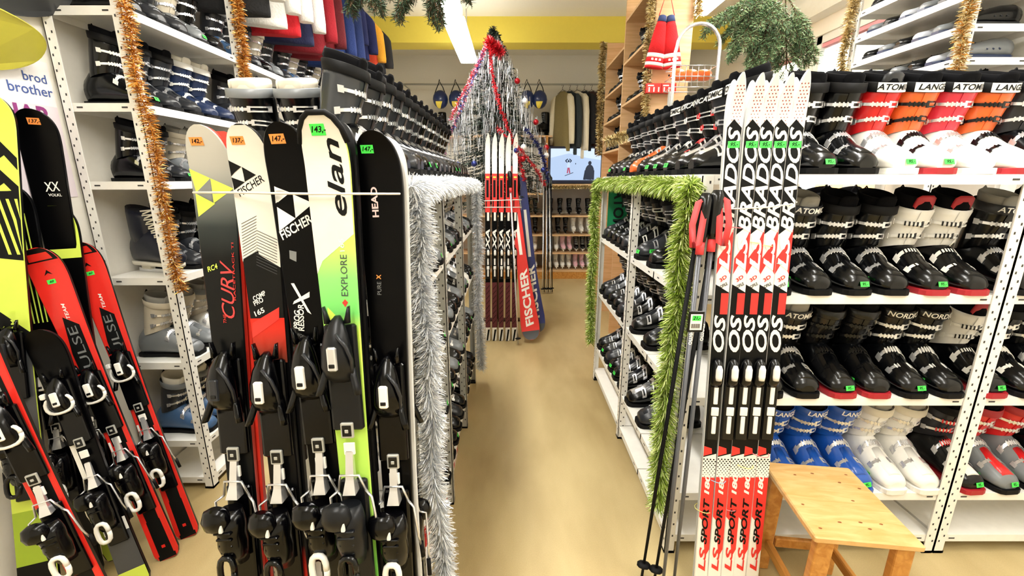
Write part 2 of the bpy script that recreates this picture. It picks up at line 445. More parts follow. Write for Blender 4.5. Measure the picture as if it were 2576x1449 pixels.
    for yb in (-.092, -.035):
        hw, zt = st_at(yb)
        def fn(a, w, o, yb=yb):
            hw_, zt_ = st_at(yb + w); g = 1.03 + .035 * o
            cz, hz = (zt_ + .014) / 2, (zt_ - .014) / 2
            c, s_ = math.cos(a), math.sin(a); q = (abs(c)**2.6 + abs(s_)**2.6) ** (-1/2.6)
            return Vector((hw_ * q * c * (1 - .22 * max(0, s_)) * g, yb + w, cz + hz * q * s_ * g))
        b = MB()
        arc_strip(b, fn, .35*PI, .82*PI, -.005, .005, 0)            # ladder
        arc_strip(b, fn, .10*PI, .38*PI, -.010, -.005, 0); arc_strip(b, fn, .10*PI, .38*PI, .005, .010, 0)   # frame rails
        arc_strip(b, fn, .34*PI, .40*PI, -.011, .011, 1, 3); arc_strip(b, fn, .05*PI, .12*PI, -.011, .011, 1, 3)
        for q in (.45, .52, .59, .66): arc_strip(b, lambda a, w, o: fn(a, w, o * 1.5), q*PI, (q+.025)*PI, -.008, .008, 1, 2)
        arc_strip(b, lambda a, w, o: fn(a, w, o * 1.6), .80*PI, .90*PI, -.010, .010, 0, 3)
        P.append(('buckle', b.mesh('buckle', [bm_, lev]), None))
    for hb in (.28, .66):
        def fn2(a, w, o, hb=hb): return cuff_pt(hb, a, 1.045 + .045 * o, w)
        b = MB(); f = -PI/2
        arc_strip(b, fn2, f - 1.3, f + .15, -.005, .005, 0)
        arc_strip(b, fn2, f + .1, f + .95, -.010, -.005, 0); arc_strip(b, fn2, f + .1, f + .95, .005, .010, 0)
        arc_strip(b, fn2, f + .02, f + .16, -.011, .011, 1, 3); arc_strip(b, fn2, f + .9, f + 1.1, -.011, .011, 1, 3)
        for q in (-.2, -.38, -.56, -.74): arc_strip(b, lambda a, w, o: fn2(a, w, o * 1.5), f + q, f + q + .07, -.008, .008, 1, 2)
        arc_strip(b, lambda a, w, o: fn2(a, w, o * 1.7), f - 1.45, f - 1.2, -.010, .010, 0, 3)
        P.append(('buckle', b.mesh('buckle', [bm_, lev]), None))
    for _, me, _ in P:
        for v in me.vertices: v.co.x *= 1.15
        me.update()
    return P
def K(desc, shell, cuff, liner=FELT, buckle=SILVER, sole=BLACKM, strap=BLACKM, **kw):
    d = dict(desc=desc, shell=shell, cuff=cuff, liner=liner, buckle=buckle, sole=sole, strap=strap); d.update(kw); return d
REDSOLE = M('dark red rubber', (170, 28, 40), 0.5)
TAN = M('beige plastic', (206, 196, 176), 0.45)
SMOKE = M('smoke grey plastic', (52, 56, 62), 0.2, coat=0.2)
STEELBL = M('steel blue plastic', (70, 104, 146), 0.35)
KINDS = {
 'blk': K('black ski boot with silver buckles', BLACK, BLACK),
 'blkw': K('black ski boot with white buckles', BLACK, BLACK, buckle=WHITE),
 'gry': K('charcoal ski boot', DARKG, DARKG, lever=GREY),
 'smk': K('black-toed ski boot with grey cuff', BLACK, SMOKE, inlay=DARKG),
 'atm': K('black ski boot with lettered strap', BLACK, BLACK, GFELT, strap=DARKG, word='ATOMIC', loop=GFELT, flap=BLACK),
 'atb': K('black ski boot with white lettered plate', BLACK, DARKG, strap=BLACKM, plate=WHITE, word='ATOMIC', ink=INK, inlay=SILVER),
 'tec': K('black ski boot with red levers', BLACK, BLACK, lever=RED, word='TECNICA', plate=BLACK, strap=BLACK),
 'nrd': K('black ski boot with pale levers', BLACK, BLACK, lever=WHITE, word='NORDICA', strap=BLACK),
 'wht': K('white ski boot', WHITE, WHITE, GFELT, sole=WHITE, strap=CREAM),
 'wgr': K('white ski boot with grey liner', WHITE, TAN, GFELT, sole=WHITE, strap=GREY),
 'redw': K('red-cuffed white ski boot', WHITE, RED, sole=WHITE, strap=BLACKM, plate=WHITE, word='ATOMIC', ink=INK, tongue=DARKG),
 'orgw': K('orange-cuffed white ski boot', WHITE, ORANGE, buckle=BLACK, sole=REDSOLE, strap=BLACKM, plate=WHITE, word='LANGE', ink=INK),
 'pnkw': K('raspberry-cuffed white ski boot', WHITE, PINK, sole=WHITE, strap=BLACKM, plate=WHITE, word='ATOMIC', ink=INK),
 'wblk': K('white-cuffed black ski boot', BLACK, WHITE, sole=REDSOLE, strap=None, buckle=WHITE, lever=BLACK, tongue=REDSOLE),
 'blu': K('bright blue ski boot', BLUE, BLUE, word='LANGE', strap=BLUE, ink=WHITE, sole=BLUE),
 'bw': K('black and white ski boot', BLACK, DARKG, inlay=WHITE, sole=REDSOLE, lever=RED),
 'rsl': K('red and silver ski boot', GREY, RED, inlay=RED, strap=REDSOLE),
 'blr': K('smooth black boot with red sole', BLACK, BLACK, sole=REDSOLE, buckle=BLACK, strap=BLACK),
 'grn': K('grey ski boot with cream liner', DARKG, BLACK, CREAM, strap=GREY),
 'tan': K('beige grey ski boot', GREY, TAN, GFELT, sole=BLACKM, strap=TAN),
 'nvy': K('navy ski boot with white straps', NAVY, NAVY, CREAM, buckle=WHITE, strap=WHITE),
 'bgs': K('blue and grey ski boot', STEELBL, DARKG, CREAM, strap=GREY),
 'org': K('black ski boot with orange shell', ORANGE, BLACK),
}
BM = {}
def tagmesh(word, col, sx=.034, sz=.018):
    b = MB(); b.add([(-sx/2, 0, -sz/2), (sx/2, 0, -sz/2), (sx/2, 0, sz/2), (-sx/2, 0, sz/2), (-sx/2, .0006, -sz/2), (sx/2, .0006, -sz/2), (sx/2, .0006, sz/2), (-sx/2, .0006, sz/2)],
                    [(0, 1, 2, 3), (7, 6, 5, 4), (0, 4, 5, 1), (1, 5, 6, 2), (2, 6, 7, 3), (3, 7, 4, 0)])
    add_text(b, word, lambda a, c: (a, -.0005, c), sz * .8, 1, .3, .02)
    return b.mesh('price_sticker', [col, INK])
STK = tagmesh('95,-', TAGG)
def boot(kind, x, y, z, rz, label, group, sc=1.0, sticker=False):
    if kind not in BM: BM[kind] = boot_meshes(KINDS[kind])
    t = thing('ski_boot', label, 'ski boot', (x, y, z + .0005), rz, group, sc)
    for nm, me, lb in BM[kind]: link(nm, me, t)
    if sticker:
        o = link('price_sticker', STK, t, (.0600, -.11, .048), (0, 0, PI/2)); o['label'] = 'bright green price sticker'
        o = link('price_sticker', STK, t, (.012, -.171, .040), (-.35, 0, .1)); o['label'] = 'bright green price sticker'
    return t
ORD = ['first', 'second', 'third', 'fourth', 'fifth', 'sixth', 'seventh', 'eighth', 'ninth', 'tenth', 'eleventh', 'twelfth', 'thirteenth', 'fourteenth', 'fifteenth', 'sixteenth', 'seventeenth', 'eighteenth', 'nineteenth', 'twentieth', 'twenty-first', 'twenty-second', 'twenty-third', 'twenty-fourth']
def row(kinds, p0, step, z, rz, where, group, sc=1.0, jit=.06, start='from camera', tags=None):
    for i, k in enumerate(kinds):
        if k is None: continue
        boot(k, p0[0] + step[0]*i, p0[1] + step[1]*i, z, rz + R.uniform(-jit, jit), '%s, %s %s, %s' % (KINDS[k]['desc'], ORD[i], start, where), group, sc * R.uniform(.985, 1.0), tags is None and R.random() < .4 or bool(tags and i in tags))
# --- camera side of the right rack
rf = 'boots facing the camera on the white rack'
row(['blk', 'blk', 'redw', 'orgw', 'pnkw', 'orgw', 'atb', 'blk', 'blk'], (1.018, 1.63), (.129, 0), 1.485, 0, 'top shelf behind the stool', rf, 1.0, .04, 'from left', [0, 2, 3])
row(['smk', 'atm', 'blk', 'blk', 'wblk', 'wblk'], (.92, 1.62), (.137, 0), 1.08, 0, 'second shelf behind the stool', rf, 1.0, .04, 'from left', [0, 2, 4])
row(['atm', 'blk', 'blk', 'blkw'], (1.78, 1.62), (.137, 0), 1.08, 0, 'second shelf right of slotted post', rf, 1.0, .04, 'from left', [])
row(['blk', 'atm', 'blr', 'blr', 'nrd', 'nrd'], (.953, 1.62), (.132, 0), .69, 0, 'third shelf behind the stool', rf, 1.0, .04, 'from left', [2, 4])
row(['wblk', 'blkw', 'blk', 'blk', 'blk'], (1.60+.17, 1.62), (.137, 0), .69, 0, 'third shelf right of slotted post', rf, 1.0, .04, 'from left', [0])
row(['blk', 'blu', 'blu', 'blu', 'wht', 'wht'], (.95, 1.62), (.134, 0), .28, .06, 'fourth shelf behind the stool', rf, 1.0, .03, 'from left', [3])
row(['bw', 'rsl', 'rsl', 'blk'], (1.79, 1.62), (.137, 0), .28, .06, 'fourth shelf right of slotted post', rf, 1.0, .03, 'from left', [0, 1])
for zi, z in enumerate(RZ[1:4]):
    row([R.choice(['blk', 'blk', 'gry', 'blkw']) for _ in range(4)], (1.13, 2.06), (.137, 0), z, PI, 'rear row, %s shelf behind the stool' % ['second', 'third', 'fourth'][zi], 'boots turned away behind the front row', 1.0, .04, 'from left', [])
# --- aisle side of the right rack (toes to the aisle, -X)
ra = 'boots facing the aisle on the green tinsel rack'
FX = -PI/2
row(['atb', 'atb', 'tec', 'nrd', 'atb', 'blk', 'org', 'blk', 'gry', 'blk', 'blk'], (.80, 1.60), (0, .134), 1.485, FX, 'top of the green tinsel rack', ra, 1.0, .05)
def bays(kf, bl, x, z, rz, where, group, sc, jit=.06, st=.124):
    n = 0
    for a, c in bl:
        m = max(1, int((c - a - .17) / st + 1)); gap = (c - a - .17) / max(1, m - 1)
        for q in range(m):
            k = kf(n)
            if k: boot(k, x, a + .085 + q * gap, z, rz + R.uniform(-jit, jit), '%s, %s from camera, %s' % (KINDS[k]['desc'], ORD[n], where), group, sc * R.uniform(.97, 1), R.random() < .25)
            n += 1
for z, nm in ((1.08, 'second shelf'), (.69, 'third shelf'), (.28, 'fourth shelf')):
    bays(lambda n: R.choice(['blk', 'blk', 'blk', 'atb', 'blkw', 'smk', 'gry']), ((1.868, 2.25), (2.25, 3.05)), .795, z, FX, nm + ', green tinsel rack', ra, 1.0, .05)
# --- silver tinsel island (toes +X)
la = 'boots facing the aisle on the silver tinsel rack'
row(['smk', 'smk', 'gry', 'smk', 'gry', 'gry', 'blk', 'smk', 'blk', 'gry', 'blk', 'blk', 'blk'], (-.46, 1.475), (0, .127), 1.48, -FX, 'after nearest pair, silver rack top', la, 1.0, .05)
boot('grn', -.70, 1.26, 1.48, .1, 'grey cream-lined ski boot behind the lime-triangle ski, left of its twin', 'cream-lined boots on the rack top', .86).scale = (.90, .80, .72)
boot('grn', -.575, 1.26, 1.48, .0, 'grey cream-lined ski boot behind the black triangle-logo ski', 'cream-lined boots on the rack top', .86).scale = (.90, .80, .72)
boot('smk', -.405, 1.17, 1.48, -FX, 'grey-cuffed black ski boot nearest the camera on the silver tinsel rack', la, .82)
boot('gry', -.405, 1.30, 1.48, -FX, 'charcoal ski boot second from camera on top of the silver tinsel rack', la, .82)
for z, nm in ((1.155, 'second shelf'), (.835, 'third shelf'), (.53, 'fourth shelf'), (.20, 'bottom shelf')):
    bays(lambda n: None if z < .3 and n < 4 else R.choice(['blk', 'blk', 'tan', 'wht', 'blkw', 'gry', 'blk']), ((IY0, 1.72), (1.72, 2.36), (2.36, 3.0)), -.405, z, -FX, nm + ', silver tinsel rack', la, .80, .05, .112)
# --- left wall rack (toes +X)
lw = 'boots on the left wall rack'
LWX = -1.60
def bay_row(kinds, z, nm, sc, far=4.04):
    n = 0
    for a, c in ((1.83, 2.56), (2.56, 3.30), (3.30, 4.04), (4.04, 4.8)):
        if c > far: break
        for q in range(5):
            k = kinds[n % len(kinds)]
            if k: boot(k, LX1 - .025 - .168 * sc, a + .11 + q * .128, z, -FX + R.uniform(-.04, .04), '%s, %s from camera, %s, left wall rack' % (KINDS[k]['desc'], ORD[n], nm), lw, sc, R.random() < .2)
            n += 1
bay_row(['blkw', 'gry', 'gry', 'tan', 'blk', 'bgs', 'gry', 'smk', 'tan', 'gry', 'bgs', 'tan', 'gry', 'blk', 'tan', 'gry', 'gry', 'tan', 'blk', 'gry'], 2.10, 'highest shelf', .86, 4.8)
bay_row(['blkw', 'gry', 'gry', 'nvy', 'nvy', 'gry', 'blk', 'tan', 'gry', 'gry'], 1.76, 'second shelf', .84, 3.3)
bay_row(['blk', 'gry', 'tan', 'wht', 'blk', 'gry', 'gry', 'gry', 'tan', 'blk'], 1.46, 'third shelf', .72, 3.3)
bay_row([None, 'gry', 'gry', 'blk', 'gry', 'tan', 'blk', 'gry', 'gry', 'blk'], 1.055, 'fourth shelf', .86, 3.3)
bay_row(['tan', 'tan', 'wgr', 'tan', 'wgr', 'gry', 'tan', 'blk', 'gry', 'gry'], .66, 'fifth shelf', .86, 3.3)
bay_row(['bgs', 'bgs', 'gry', 'blk', 'gry', 'gry', 'blk', 'gry', 'gry', 'blk'], .26, 'sixth shelf', .86, 3.3)
#PART2
# ================================================================ skis
def clip(poly, a, z):
    for sgn, lim in ((1, a), (-1, z)):
        out = []
        for i in range(len(poly)):
            p, q = poly[i], poly[(i + 1) % len(poly)]
            dp, dq = sgn * (p[1] - lim), sgn * (q[1] - lim)
            if dp >= 0: out.append(p)
            if (dp > 0 > dq) or (dp < 0 < dq):
                t = dp / (dp - dq); out.append((p[0] + (q[0]-p[0]) * t, p[1] + (q[1]-p[1]) * t))
        poly = out
        if len(poly) < 3: return []
    return poly
class Ski:
    def __init__(s, name, label, base, top, face=(0, -1, 0), hw=(.047, .038, .058), th=.014, tip=.10, rise=.035, cat='ski', group=None, flat=False, camber=0):
        s.o = thing(name, label, cat, (0, 0, 0), 0, group); axis_place(s.o, base, top, face)
        s.L = (Vector(top) - Vector(base)).length; s.hws = hw; s.th = th; s.tip = tip; s.rise = rise; s.flat = flat
        s.inv = s.o.matrix_world.inverted(); s.g = []
        s.mats = []
    def hw(s, z):
        a, w, c = s.hws; L = s.L; z = max(0, min(L, z))
        zw, zs = .42 * L, L - s.tip - .04
        if z < zw: h = w + (a - w) * (1 - z / zw) ** 1.8
        elif z < zs: q = (z - zw) / (zs - zw); h = w + (c - w) * q ** 1.8
        else: h = c
        if z > L - s.tip:
            q = (z - (L - s.tip)) / s.tip; h = c * max(0.02, 1 - q ** 2.6) ** (1/2.2) if not getattr(s, 'pointy', 0) else c * max(.02, 1 - q ** 2.5) ** .6
        if z < .03: h *= (1 - (1 - z/.03) ** 2 * .35)
        return h
    def yc(s, z):
        q = (z - (s.L - s.tip * 1.3)) / (s.tip * 1.3); return -s.rise * q * q if q > 0 else 0
    def P(s, x, z, off=0): return Vector((x, s.yc(z) - s.th - off, z))
    def pl(s, x, y):
        """photo pixel -> (x, s) on the plane of the top sheet"""
        u, v = (x - 1288) / F, (724 - y) / F
        d = Vector((u, math.cos(PITCH) + v*math.sin(PITCH), -math.sin(PITCH) + v*math.cos(PITCH)))
        o = s.inv @ Vector((0, 0, EYE)); d = s.inv.to_3x3() @ d
        k = (-s.th - o.y) / d.y; p = o + d * k; return (p.x, p.z)
    def slot(s, m):
        if m not in s.mats: s.mats.append(m)
        return s.mats.index(m)
    def body(s, top, side, name='ski_body'):
        s.mats = [top, side]; b = s.b = MB(); L = s.L; rings = []
        zs = [0, .01, .03] + [.03 + (L - s.tip*1.3 - .03) * i / 22 for i in range(1, 23)] + [L - s.tip * 1.3 + s.tip * 1.3 * q / 18 for q in range(1, 17)] + [L - s.tip * q for q in (.08, .04, .015, .004)]
        for z in zs:
            h, y = s.hw(z), s.yc(z); e = min(.0025, h * .3)
            rings.append([Vector((-h, y, z)), Vector((h, y, z)), Vector((h, y - s.th + e, z)), Vector((h - e, y - s.th, z)), Vector((-h + e, y - s.th, z)), Vector((-h, y - s.th + e, z))])
        n = 6; vs = [p for r in rings for p in r]; base = len(b.v); b.v += [tuple(p) for p in vs]
        for i in range(len(rings) - 1):
            for j in range(n):
                k = (j + 1) % n; b.f.append([base+i*n+j, base+i*n+k, base+(i+1)*n+k, base+(i+1)*n+j]); b.m.append(0 if j in (3, 2, 4) else 1); b.sm.append(False)
        b.f.append([base + j for j in reversed(range(n))]); b.m.append(1); b.sm.append(False)
        b.f.append([base + (len(rings)-1)*n + j for j in range(n)]); b.m.append(1); b.sm.append(False)
        s.nm = name
    def poly(s, pts, mat, off=.0006, pix=True):
        if pix: pts = [s.pl(*p) for p in pts]
        lo, hi = min(p[1] for p in pts), max(p[1] for p in pts)
        lo, hi = max(lo, .002), min(hi, s.L - .003); m = s.slot(mat); z = lo; 
        zc_ = s.L - s.tip * 1.3
        while z < hi - 1e-5:
            z2 = min(hi, z + (.008 if z >= zc_ - 1e-6 else min(.12, zc_ - z))); c = clip(pts, z, z2)
            if len(c) >= 3:
                pp = [s.P(max(-s.hw(q[1]) * .97, min(s.hw(q[1]) * .97, q[0])), q[1], off) for q in c]
                s.b.add(pp, [list(range(len(pp)))], m)
            z = z2
    def band(s, z0, z1, mat, x0=-1, x1=1, off=.0006, sk=0):
        """strip across the ski between two photo heights measured in metres along the ski; x in half widths"""
        n = 8
        z0 = max(0.002, z0); z1 = min(s.L - .003, z1)
        for i in range(n):
            a, c = z0 + (z1-z0)*i/n, z0 + (z1-z0)*(i+1)/n
            pp = [s.P(max(x0, -.97) * s.hw(a), a, off), s.P(min(x1, .97) * s.hw(a), a, off), s.P(min(x1, .97) * s.hw(c), c, off), s.P(max(x0, -.97) * s.hw(c), c, off)]
            s.b.add(pp, [(0, 1, 2, 3)], s.slot(mat))
    def text(s, word, p0, p1, h, mat, shear=0, bold=0, pix=True, off=.0012, part=True, sp=1.0, name='lettering'):
        """word runs from p0 to p1 along its centre line, letters h metres tall"""
        if pix: p0, p1 = s.pl(*p0), s.pl(*p1)
        vs, fs = text_geo(word, 1, shear, bold, 0, sp)
        a0, a1 = min(v.x for v in vs), max(v.x for v in vs); b0, b1 = min(v.y for v in vs), max(v.y for v in vs)
        d = Vector((p1[0]-p0[0], p1[1]-p0[1])); ln = d.length; d.normalize(); nrm = Vector((-d.y, d.x)); out = []; q2 = []
        for v in vs:
            q = Vector(p0) + d * ((v.x - a0) / (a1 - a0) * ln) + nrm * (((v.y - b0) / (b1 - b0) - .5) * h)
            out.append(s.P(q.x, q.y, off)); q2.append((q.x, q.y))
        zc_ = s.L - s.tip * 1.3
        if max(q[1] for q in q2) > zc_:
            nv, nf = [], []
            for f in fs:
                pl_ = [q2[i] for i in f]; z = min(q[1] for q in pl_); hi = max(q[1] for q in pl_)
                while z < hi - 1e-6:
                    z2 = min(hi, z + (.008 if z >= zc_ - 1e-6 else zc_ - z)); c_ = clip(pl_, z, z2)
                    if len(c_) >= 3: nf.append(list(range(len(nv), len(nv) + len(c_)))); nv += [s.P(q[0], q[1], off) for q in c_]
                    z = z2
            out, fs = nv, nf
        if part:
            t = MB(); t.add(out, fs); t.build(name, mat, s.o)
        else: s.b.add(out, fs, s.slot(mat))
    def sticker(s, x, y, mat, word, w=.022, h=.013, tilt=0.0):
        x, z = s.pl(x, y) if x > 3 else (x, y)
        b = MB(); c, q = math.cos(tilt), math.sin(tilt)
        pp = [s.P(x + a*c - d*q, z + a*q + d*c, o) for o in (.0004, .0014) for a, d in ((-w/2, -h/2), (w/2, -h/2), (w/2, h/2), (-w/2, h/2))]
        b.add(pp, [(0, 3, 2, 1), (4, 5, 6, 7), (0, 1, 5, 4), (1, 2, 6, 5), (2, 3, 7, 6), (3, 0, 4, 7)])
        add_text(b, word, lambda a, d: s.P(x + a*c - d*q, z + a*q + d*c, .002), h * .74, 1, .3, .02)
        o = b.build('price_sticker', [mat, INK], s.o); o['label'] = 'handwritten price sticker'
    def done(s, **kw):
        s.body_o = s.b.build(s.nm, s.mats, s.o); return s.o
    def bind(s, zt, zh, style='blk'):
        key = style
        if key not in BIND: BIND[key] = (toe_meshes(style), heel_meshes(style))
        for lst, z in zip(BIND[key], (zt, zh)):
            root = None
            for nm, me in lst:
                o = link(nm, me, s.o if root is None else root, (0, -s.th, z) if root is None else None)
                if root is None: root = o
def ring_path(rx, rz, y, z0, n=14, k=3.2):
    out = []
    for i in range(n + 1):
        a = 2*PI*i/n; c, q = math.cos(a), math.sin(a); g = (abs(c)**k + abs(q)**k) ** (-1/k)
        out.append((rx*g*c, y, z0 + rz*g*q))
    return out
BIND = {}
BINDB = M('binding black', (3, 3, 5), .2, spec=.3)
BSTY = {'blk': (BINDB, BLACK, DARKG), 'wh': (BINDB, WHITE, WHITE), 'whitehoop': (BINDB, WHITE, WHITE), 'lime': (M('binding charcoal', (16, 18, 22), .35, spec=.3), BLACK, SILVER), 'print': (BINDB, BLACK, WHITE)}
def toe_meshes(st):
    body, lever, win = BSTY[st]; out = []
    b = MB()
    b.rbox(-.034, .034, -.016, 0, -.15, .085, .004)
    r = []
    for z, hx, y0, h in ((-.035, .022, -.02, .012), (-.02, .030, -.030, .020), (.005, .033, -.036, .026), (.04, .030, -.036, .026), (.07, .024, -.032, .02), (.095, .014, -.022, .012), (.105, .006, -.016, .006)):
        r.append([Vector((hx*math.cos(a), y0 + h*math.sin(a), z)) for a in [2*PI*i/14 for i in range(14)]])
    b.loft(r)
    for sx in (-1, 1):
        b.loft([[Vector((sx*(.030 + .010*q) + .008*math.cos(a), -.034 - .010*q + .010*math.sin(a), -.02 - .035*q)) for a in [2*PI*i/8 for i in range(8)]] for q in (-.5, 0, .5, 1)])
        b.loft([[Vector((sx*(.020 + .006*q) + .006*(1.3-q)*math.cos(a), -.02 + .008*math.sin(a), .09 + .035*q)) for a in [2*PI*i/8 for i in range(8)]] for q in (0, .5, 1)])
    out.append(('binding_toe', b.mesh('binding_toe', body)))
    b = MB(); b.rbox(-.010, .010, -.066, -.055, 0.0, .050, .003); b.rbox(-.006, .006, -.068, -.064, .008, .016, .001, 1); out.append(('release_window', b.mesh('release_window', [win, BLACK])))
    if st == 'whitehoop':
        b = MB(); b.tube(ring_path(.036, .030, -.045, .005, 18, 2.6), .0055, 7); b.rbox(-.042, -.026, -.05, -.03, .035, .055, .003); out.append(('toe_hoop', b.mesh('toe_hoop', WHITE)))
    else:
        b = MB(); b.tube([(.026, -.03, -.03), (.034, -.05, .02), (.028, -.058, .05), (.008, -.055, .075)], .004, 6); out.append(('side_rib', b.mesh('side_rib', DARKG)))
    b = MB(); b.rbox(-.014, .014, -.022, -.014, -.165, -.13, .002); b.rbox(-.010, .010, -.0235, -.021, -.16, -.135, .001, 1); b.rbox(-.004, .004, -.0245, -.0225, -.152, -.144, .001, 0); b.rbox(-.012, .012, -.018, -.012, -.205, -.178, .001, 2)
    out.append(('slide_plate', b.mesh('slide_plate', [STEEL, BLACK, WHITE])))
    return out
def heel_meshes(st):
    body, lever, win = BSTY[st]; out = []
    b = MB(); b.rbox(-.030, .030, -.014, 0, -.20, .05, .004)
    r = []
    for z, hx, y0, h in ((.012, .024, -.04, .016), (.0, .031, -.048, .024), (-.02, .034, -.050, .030), (-.045, .030, -.046, .032), (-.07, .032, -.046, .032), (-.10, .028, -.04, .028), (-.13, .022, -.03, .02)):
        r.append([Vector((hx*math.cos(a), y0 + h*math.sin(a), z)) for a in [2*PI*i/14 for i in range(14)]])
    b.loft(r)
    b.loft([[Vector((-.018 + .030*math.cos(a)*g, -.07 + .020*math.sin(a)*g, z)) for a in [2*PI*i/12 for i in range(12)]] for z, g in ((.03, .4), (.022, .9), (0, 1.1), (-.02, .9), (-.028, .4))])
    for q in range(4): b.rbox(-.020 + .002*q, .020 - .002*q, -.083 + .004*q, -.070, -.030 - .018*q, -.024 - .018*q, .0015)
    b.rbox(-.004, .004, -.0865, -.080, -.022, -.002, .001, 1)
    out.append(('binding_heel', b.mesh('binding_heel', [body, WHITE])))
    b = MB(); b.tube(ring_path(.016, .034, -.075, -.125, 16, 3), [.007]*17, 7)
    out.append(('heel_lever', b.mesh('heel_lever', lever)))
    b = MB(); b.tube([(-.03, -.02, .03), (-.045, -.03, .02), (-.05, -.02, -.06), (-.052, -.004, -.10)], .003, 5); b.tube([(.03, -.02, .03), (.045, -.03, .02), (.05, -.02, -.06), (.052, -.004, -.10)], .003, 5)
    b.tube([(-.052, -.004, -.09), (-.054, .0, -.13)], .006, 6, 1); b.tube([(.052, -.004, -.09), (.054, .0, -.13)], .006, 6, 1)
    b.tube([(-.03, -.02, .03), (-.02, -.028, .07), (.02, -.028, .07), (.03, -.02, .03)], .003, 5)
    out.append(('brake', b.mesh('brake', [SILVER, BLACKM])))
    b = MB()
    b.loft([[Vector((hx*c1, y, z)) for c1, z in ((-1, z0), (1, z0), (1, z0+.002), (-1, z0+.002))] for hx, y, z0 in ((.006, -.02, .12),)] * 1 + [[Vector((.008, -.02, .12)), Vector((-.008, -.02, .12)), Vector((-.008, -.014, .12)), Vector((.008, -.014, .12))], [Vector((.009, -.03, .06)), Vector((-.009, -.03, .06)), Vector((-.009, -.014, .06)), Vector((.009, -.014, .06))], [Vector((.014, -.04, .03)), Vector((-.014, -.04, .03)), Vector((-.014, -.014, .03)), Vector((.014, -.014, .03))]][0:3], 0, True, True, False)
    out.append(('brake_pedal', b.mesh('brake_pedal', SILVER)))
    return out
GLOSSK = M('glossy black topsheet', (3, 3, 4), 0.28, spec=.12)
WTOP = M('off-white topsheet', (226, 222, 212), 0.3, coat=0.3)
EDGE = M('ski edge steel', (150, 150, 152), 0.3, 0.7)
KSIDE = M('black ski sidewall', (6, 6, 8), 0.4, spec=.3)
REDSIDE = M('red ski sidewall', (220, 52, 38), 0.3, coat=.3)
REDP = M('red ski print', (226, 40, 30), 0.35, coat=.2)
WPR = M('white print', (240, 238, 232), 0.4)
GPR = M('grey print', (120, 122, 122), 0.4)
DGPR = M('dark grey print', (64, 66, 70), 0.4)
def floor_base(T, B):
    d = B - T; k = -T.z / d.z; return T + d * k
def alpine(label, top, bot, ytop, ybot, hw, rise=.035, tip=.10, behind=True, grp='alpine skis leaning on the silver tinsel rack', th=.014, backlab=None, **kw):
    T = px(top[0], top[1], ytop - .026) + Vector((0, .026, 0)); B = px(bot[0], bot[1], ybot - .014) + Vector((0, .014, 0)); base = floor_base(T, B)
    s = Ski('alpine_ski', label, base, T, (0, -1, 0), hw, th, tip, rise, 'ski', grp, **kw)
    if behind:
        off = Vector((.006, .006, 0))
        r = Ski('alpine_ski', backlab or (label.split(' ski')[0] + ' ski, rear one of the pair, turned away'), base + off, T + off, (0, 1, 0), hw, th, tip, rise, 'ski', grp)
        s.rear = r
    return s
# ---- ski 1: grey and black with lime triangles
s1 = alpine('grey to black alpine ski with lime triangles and red outlined lettering', (514, 322), (628, 1449), 1.03, .90, (.044, .034, .049))
q1 = lambda y: s1.pl(545, y)[1]
g1 = grad('grey to black print', [(0, (6, 7, 8)), (q1(650), (8, 9, 10)), (q1(570), (44, 50, 50)), (q1(490), (120, 124, 120)), (q1(420), (176, 174, 166)), (s1.L, (205, 203, 196))])
s1.body(g1, REDSIDE)
s1.poly([(478, 424), (530, 448), (494, 484)], LIME); s1.poly([(530, 448), (588, 474), (538, 511)], LIME); s1.poly([(492, 486), (542, 512), (500, 545)], LIME)
s1.poly([(530, 448), (534, 508), (494, 484)], GPR)
s1.text('CURV', (576, 800), (570, 655), .030, M('red outline print', (214, 60, 60), .4), .35, .0, sp=.95)
s1.text('THE', (567, 812), (566, 790), .007, REDP, .2); s1.text('RACETRACK TI', (592, 755), (585, 610), .005, REDP)
s1.text('RC4', (522, 678), (548, 668), .012, LIME, .3, .02)
s1.sticker(511, 360, TAGO, '142,-', .028, .016); s1.done(); s1.bind(s1.pl(580, 985)[1], s1.pl(600, 1262)[1], 'blk')
# ---- ski 2
s2 = alpine('white and black alpine ski with black triangle logo and red section', (616, 320), (738, 1449), 1.0, .885, (.044, .034, .047))
g2 = grad('white and black print', [(0, (200, 40, 30)), (.52, (190, 40, 30)), (.60, (8, 8, 9)), (1.0, (8, 8, 9)), (s2.L, (8, 8, 9))])
s2.body(g2, KSIDE)
s2.poly([(560, 300), (720, 300), (720, 672), (652, 640), (650, 630), (613, 652), (560, 660)], WTOP)
s2.poly([(578, 403), (611, 420), (580, 444)], INK, .0012); s2.poly([(612, 420), (646, 440), (617, 457)], INK, .0012); s2.poly([(584, 446), (617, 458), (590, 478)], INK, .0012)
s2.text('FISCHER', (600, 487), (662, 447), .016, INK, .2, .01)
for k in range(13): s2.poly([(608 + k*.4, 562 + k*7.4), (646, 542 + k*7.4), (646, 543.6 + k*7.4), (608 + k*.4, 563.6 + k*7.4)], DGPR, .0014); s2.poly([(646, 578 + k*7.2), (698, 602 + k*7.2), (698, 603.6 + k*7.2), (646, 579.6 + k*7.2)], DGPR, .0014)
s2.text('COMP', (638, 752), (668, 735), .011, WPR, .1, .02); s2.text('PRO', (639, 764), (662, 752), .011, WPR, .1, .02); s2.text('165', (641, 790), (665, 778), .012, WPR, .1, .02)
s2.band(s2.pl(668, 912)[1], s2.pl(668, 800)[1], grad('red to brown print', [(s2.pl(668, 912)[1], (120, 60, 44)), (s2.pl(668, 800)[1], (232, 44, 30))]), -1, 1)
s2.poly([(636, 812), (703, 772), (703, 802), (636, 850)], REDP, .0014)
